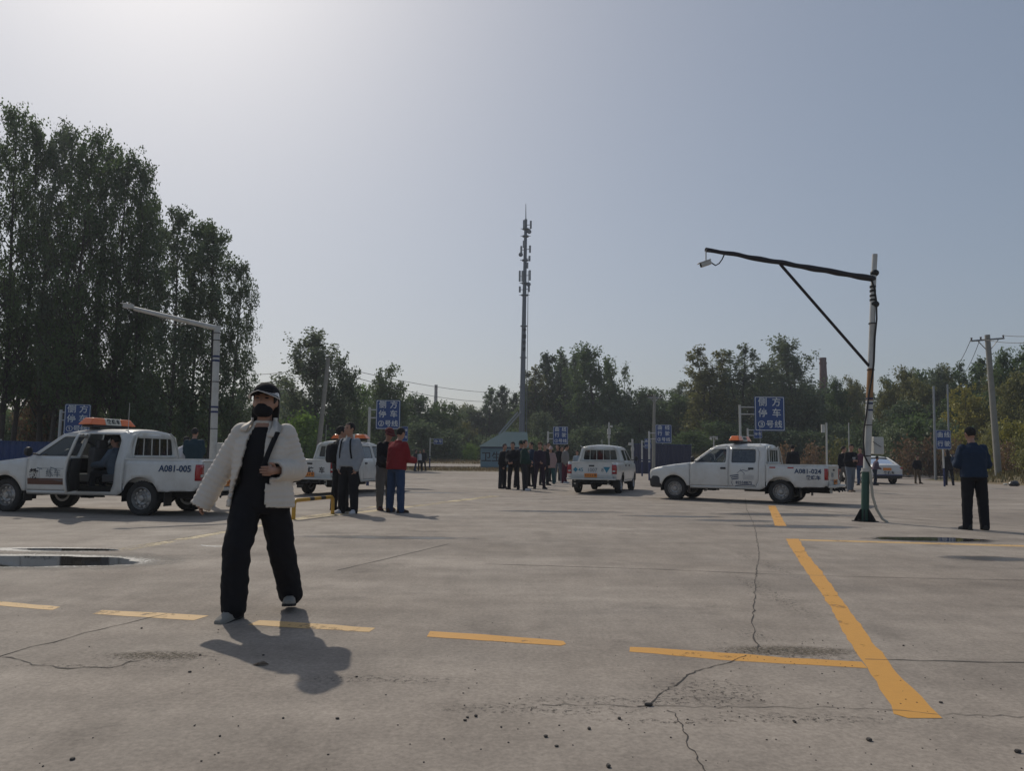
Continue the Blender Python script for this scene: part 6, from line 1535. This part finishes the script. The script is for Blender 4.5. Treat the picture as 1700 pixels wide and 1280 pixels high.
BUSH = [
 (508, 686, 42, 52, 'bushB', 'bright', 'bright green bush between the woman and the dark clothed student'),
 (560, 705, 40, 60, 'bushA', 'dark', 'dark bush behind the student with the black backpack'),
 (462, 706, 36, 56, 'bushA', 'mid', 'green bush just right of the walking woman\'s shoulder'),
 (400, 712, 44, 58, 'bushB', 'dark', 'dark bush behind the base of the left camera pole'),
 (330, 700, 50, 56, 'bushB', 'mid', 'green bush above the bed of the left pickup'),
 (262, 698, 44, 50, 'bushB', 'bright', 'light green bush behind the roof of the left pickup'),
 (190, 690, 54, 52, 'bushB', 'dark', 'dark bush behind the orange light bar at left'),
 (72, 696, 26, 48, 'bushA', 'yellow', 'small yellow green bush left of the leftmost sign'),
 (25, 680, 50, 50, 'bushB', 'dark', 'dark bush above the blue fence at the left edge'),
 (620, 712, 40, 66, 'bushA', 'dark', 'dark bush behind the post of the middle parking sign'),
 (700, 700, 46, 68, 'bushB', 'dark', 'large dark bush behind the three distant walkers'),
 (745, 714, 24, 68, 'bushB', 'dark', 'dark bush left of the light blue house'),
 (782, 738, 12, 66, 'bushA', 'bright', 'small green bush touching the left corner of the light blue house'),
 (868, 735, 18, 72, 'bushA', 'mid', 'bush in front of the blue roofed house, behind the crowd'),
 (880, 728, 28, 68, 'bushA', 'mid', 'green bush behind the heads of the crowd'),
 (925, 715, 34, 70, 'bushB', 'dark', 'dark bush behind the left curve driving sign'),
 (975, 708, 36, 70, 'bushB', 'dark', 'dark bush behind the cab of the rear facing pickup'),
 (1030, 706, 36, 72, 'bushB', 'dark', 'dark bush between the rear facing pickup and the utility pole'),
 (1088, 722, 34, 74, 'bushA', 'dark', 'dark bush behind the right curve driving sign'),
 (1146, 716, 34, 66, 'bushB', 'mid', 'mottled green bush above the hood of the right pickup'),
 (1190, 700, 36, 68, 'bushB', 'mid', 'green bush behind the light bar of the right pickup'),
 (1240, 706, 36, 68, 'bushB', 'dark', 'dark bush behind the right parking sign'),
 (1300, 712, 36, 66, 'bushB', 'dark', 'dark bush right of the right parking sign'),
]
for (px, top, hw, D, pr, lm, lab) in BUSH: tree(px, top, hw, D, pr, lm, lab, 'bush', G4)
BANK = [
 (1345, 716, 34, 66, 'bushB', 'dark', 'dark bush behind the bed of the right pickup'),
 (1300, 744, 26, 60, 'bushC', 'rust', 'low rusty brown bush just behind the white pickup bed'),
 (1350, 742, 26, 60, 'bushC', 'rust', 'low pinkish brown bush left of the walker in the black jacket'),
 (1392, 736, 28, 60, 'bushC', 'olive', 'low dry olive bush behind the walker in the black jacket'),
 (1392, 706, 34, 66, 'bushB', 'dark', 'dark bush left of the right camera pole'),
 (1440, 700, 38, 66, 'bushB', 'dark', 'dark bush right behind the right camera pole'),
 (1482, 708, 30, 60, 'bushB', 'pale', 'silvery leafed bush directly above the white sedan'),
 (1505, 735, 30, 57, 'bushC', 'rust', 'rusty bush above the trunk of the white sedan'),
 (1540, 734, 30, 58, 'bushC', 'rust', 'rusty bush left of the small curve driving sign'),
 (1520, 690, 40, 66, 'bushB', 'mid', 'green bush between the white sedan and the thin steel poles'),
 (1562, 700, 36, 64, 'bushB', 'dark', 'dark bush behind the small curve driving sign'),
 (1598, 716, 24, 58, 'bushA', 'yellow', 'yellow bush left of the head of the man in the navy shirt'),
 (1585, 738, 26, 56, 'bushC', 'rust', 'rusty bush right of the small curve driving sign'),
 (1655, 712, 30, 52, 'bushA', 'olive', 'olive bush at the foot of the tall leaning utility pole'),
 (1688, 702, 34, 50, 'bushA', 'yellow', 'large yellow green bush at the right edge of the photo'),
 (1720, 725, 34, 44, 'bushA', 'olive', 'olive bush cut off by the right edge of the photo'),
 (1675, 740, 30, 48, 'bushC', 'rust', 'brown bush below the large yellow green bush'),
]
for (px, top, hw, D, pr, lm, lab) in BANK: tree(px, top, hw, D, pr, lm, lab, 'bush', G5)
# far-off wood that reads as one mass
r_ = np.random.default_rng(77); N_ = 60000
X = r_.uniform(-130, 140, N_); Y = r_.uniform(122, 146, N_)
hh = 7.2+3.6*np.array([noise.noise(Vector((x*.07, y*.05, 3)))+.5*noise.noise(Vector((x*.3, y*.2, 8))) for x, y in zip(X, Y)])
Z = .6+hh*r_.uniform(0, 1, N_)**.55
me = leafmesh(np.stack([X, Y, Z], 1), .95, r_, 'far_wood')
tag(put('far_wood', me, LM['mid']), 'far wood closing the gaps between the trees along the horizon', kind='stuff')
N_ = 16000; X = r_.uniform(-72, 32, N_); Y = r_.uniform(93, 100, N_)
hh = 3.2+1.2*np.array([noise.noise(Vector((x*.2, y*.15, 3))) for x, y in zip(X, Y)])
me = leafmesh(np.stack([X, Y, .5+hh*r_.uniform(0, 1, N_)**.7], 1), .5, r_, 'undergrowth')
tag(put('undergrowth', me, LM['dark']), 'dark tangled undergrowth under the trees at the back of the yard', kind='stuff')

# ------------------------------------------------------------ haze
g = MB(); g.box((10, 150, 29), (700, 380, 62)); hz = g.build('haze', [], smooth=False)
hm = bpy.data.materials.new('haze'); hm.use_nodes = True; hn = hm.node_tree.nodes; hn.remove(hn['Principled BSDF'])
pv = hn.new('ShaderNodeVolumePrincipled'); pv.inputs['Color'].default_value = (.82, .88, 1, 1); pv.inputs['Density'].default_value = .00065; pv.inputs['Anisotropy'].default_value = .35
hm.node_tree.links.new(pv.outputs[0], hn['Material Output'].inputs['Volume']); hz.data.materials.append(hm)
tag(hz, 'pale haze in the air over the yard', kind='stuff')
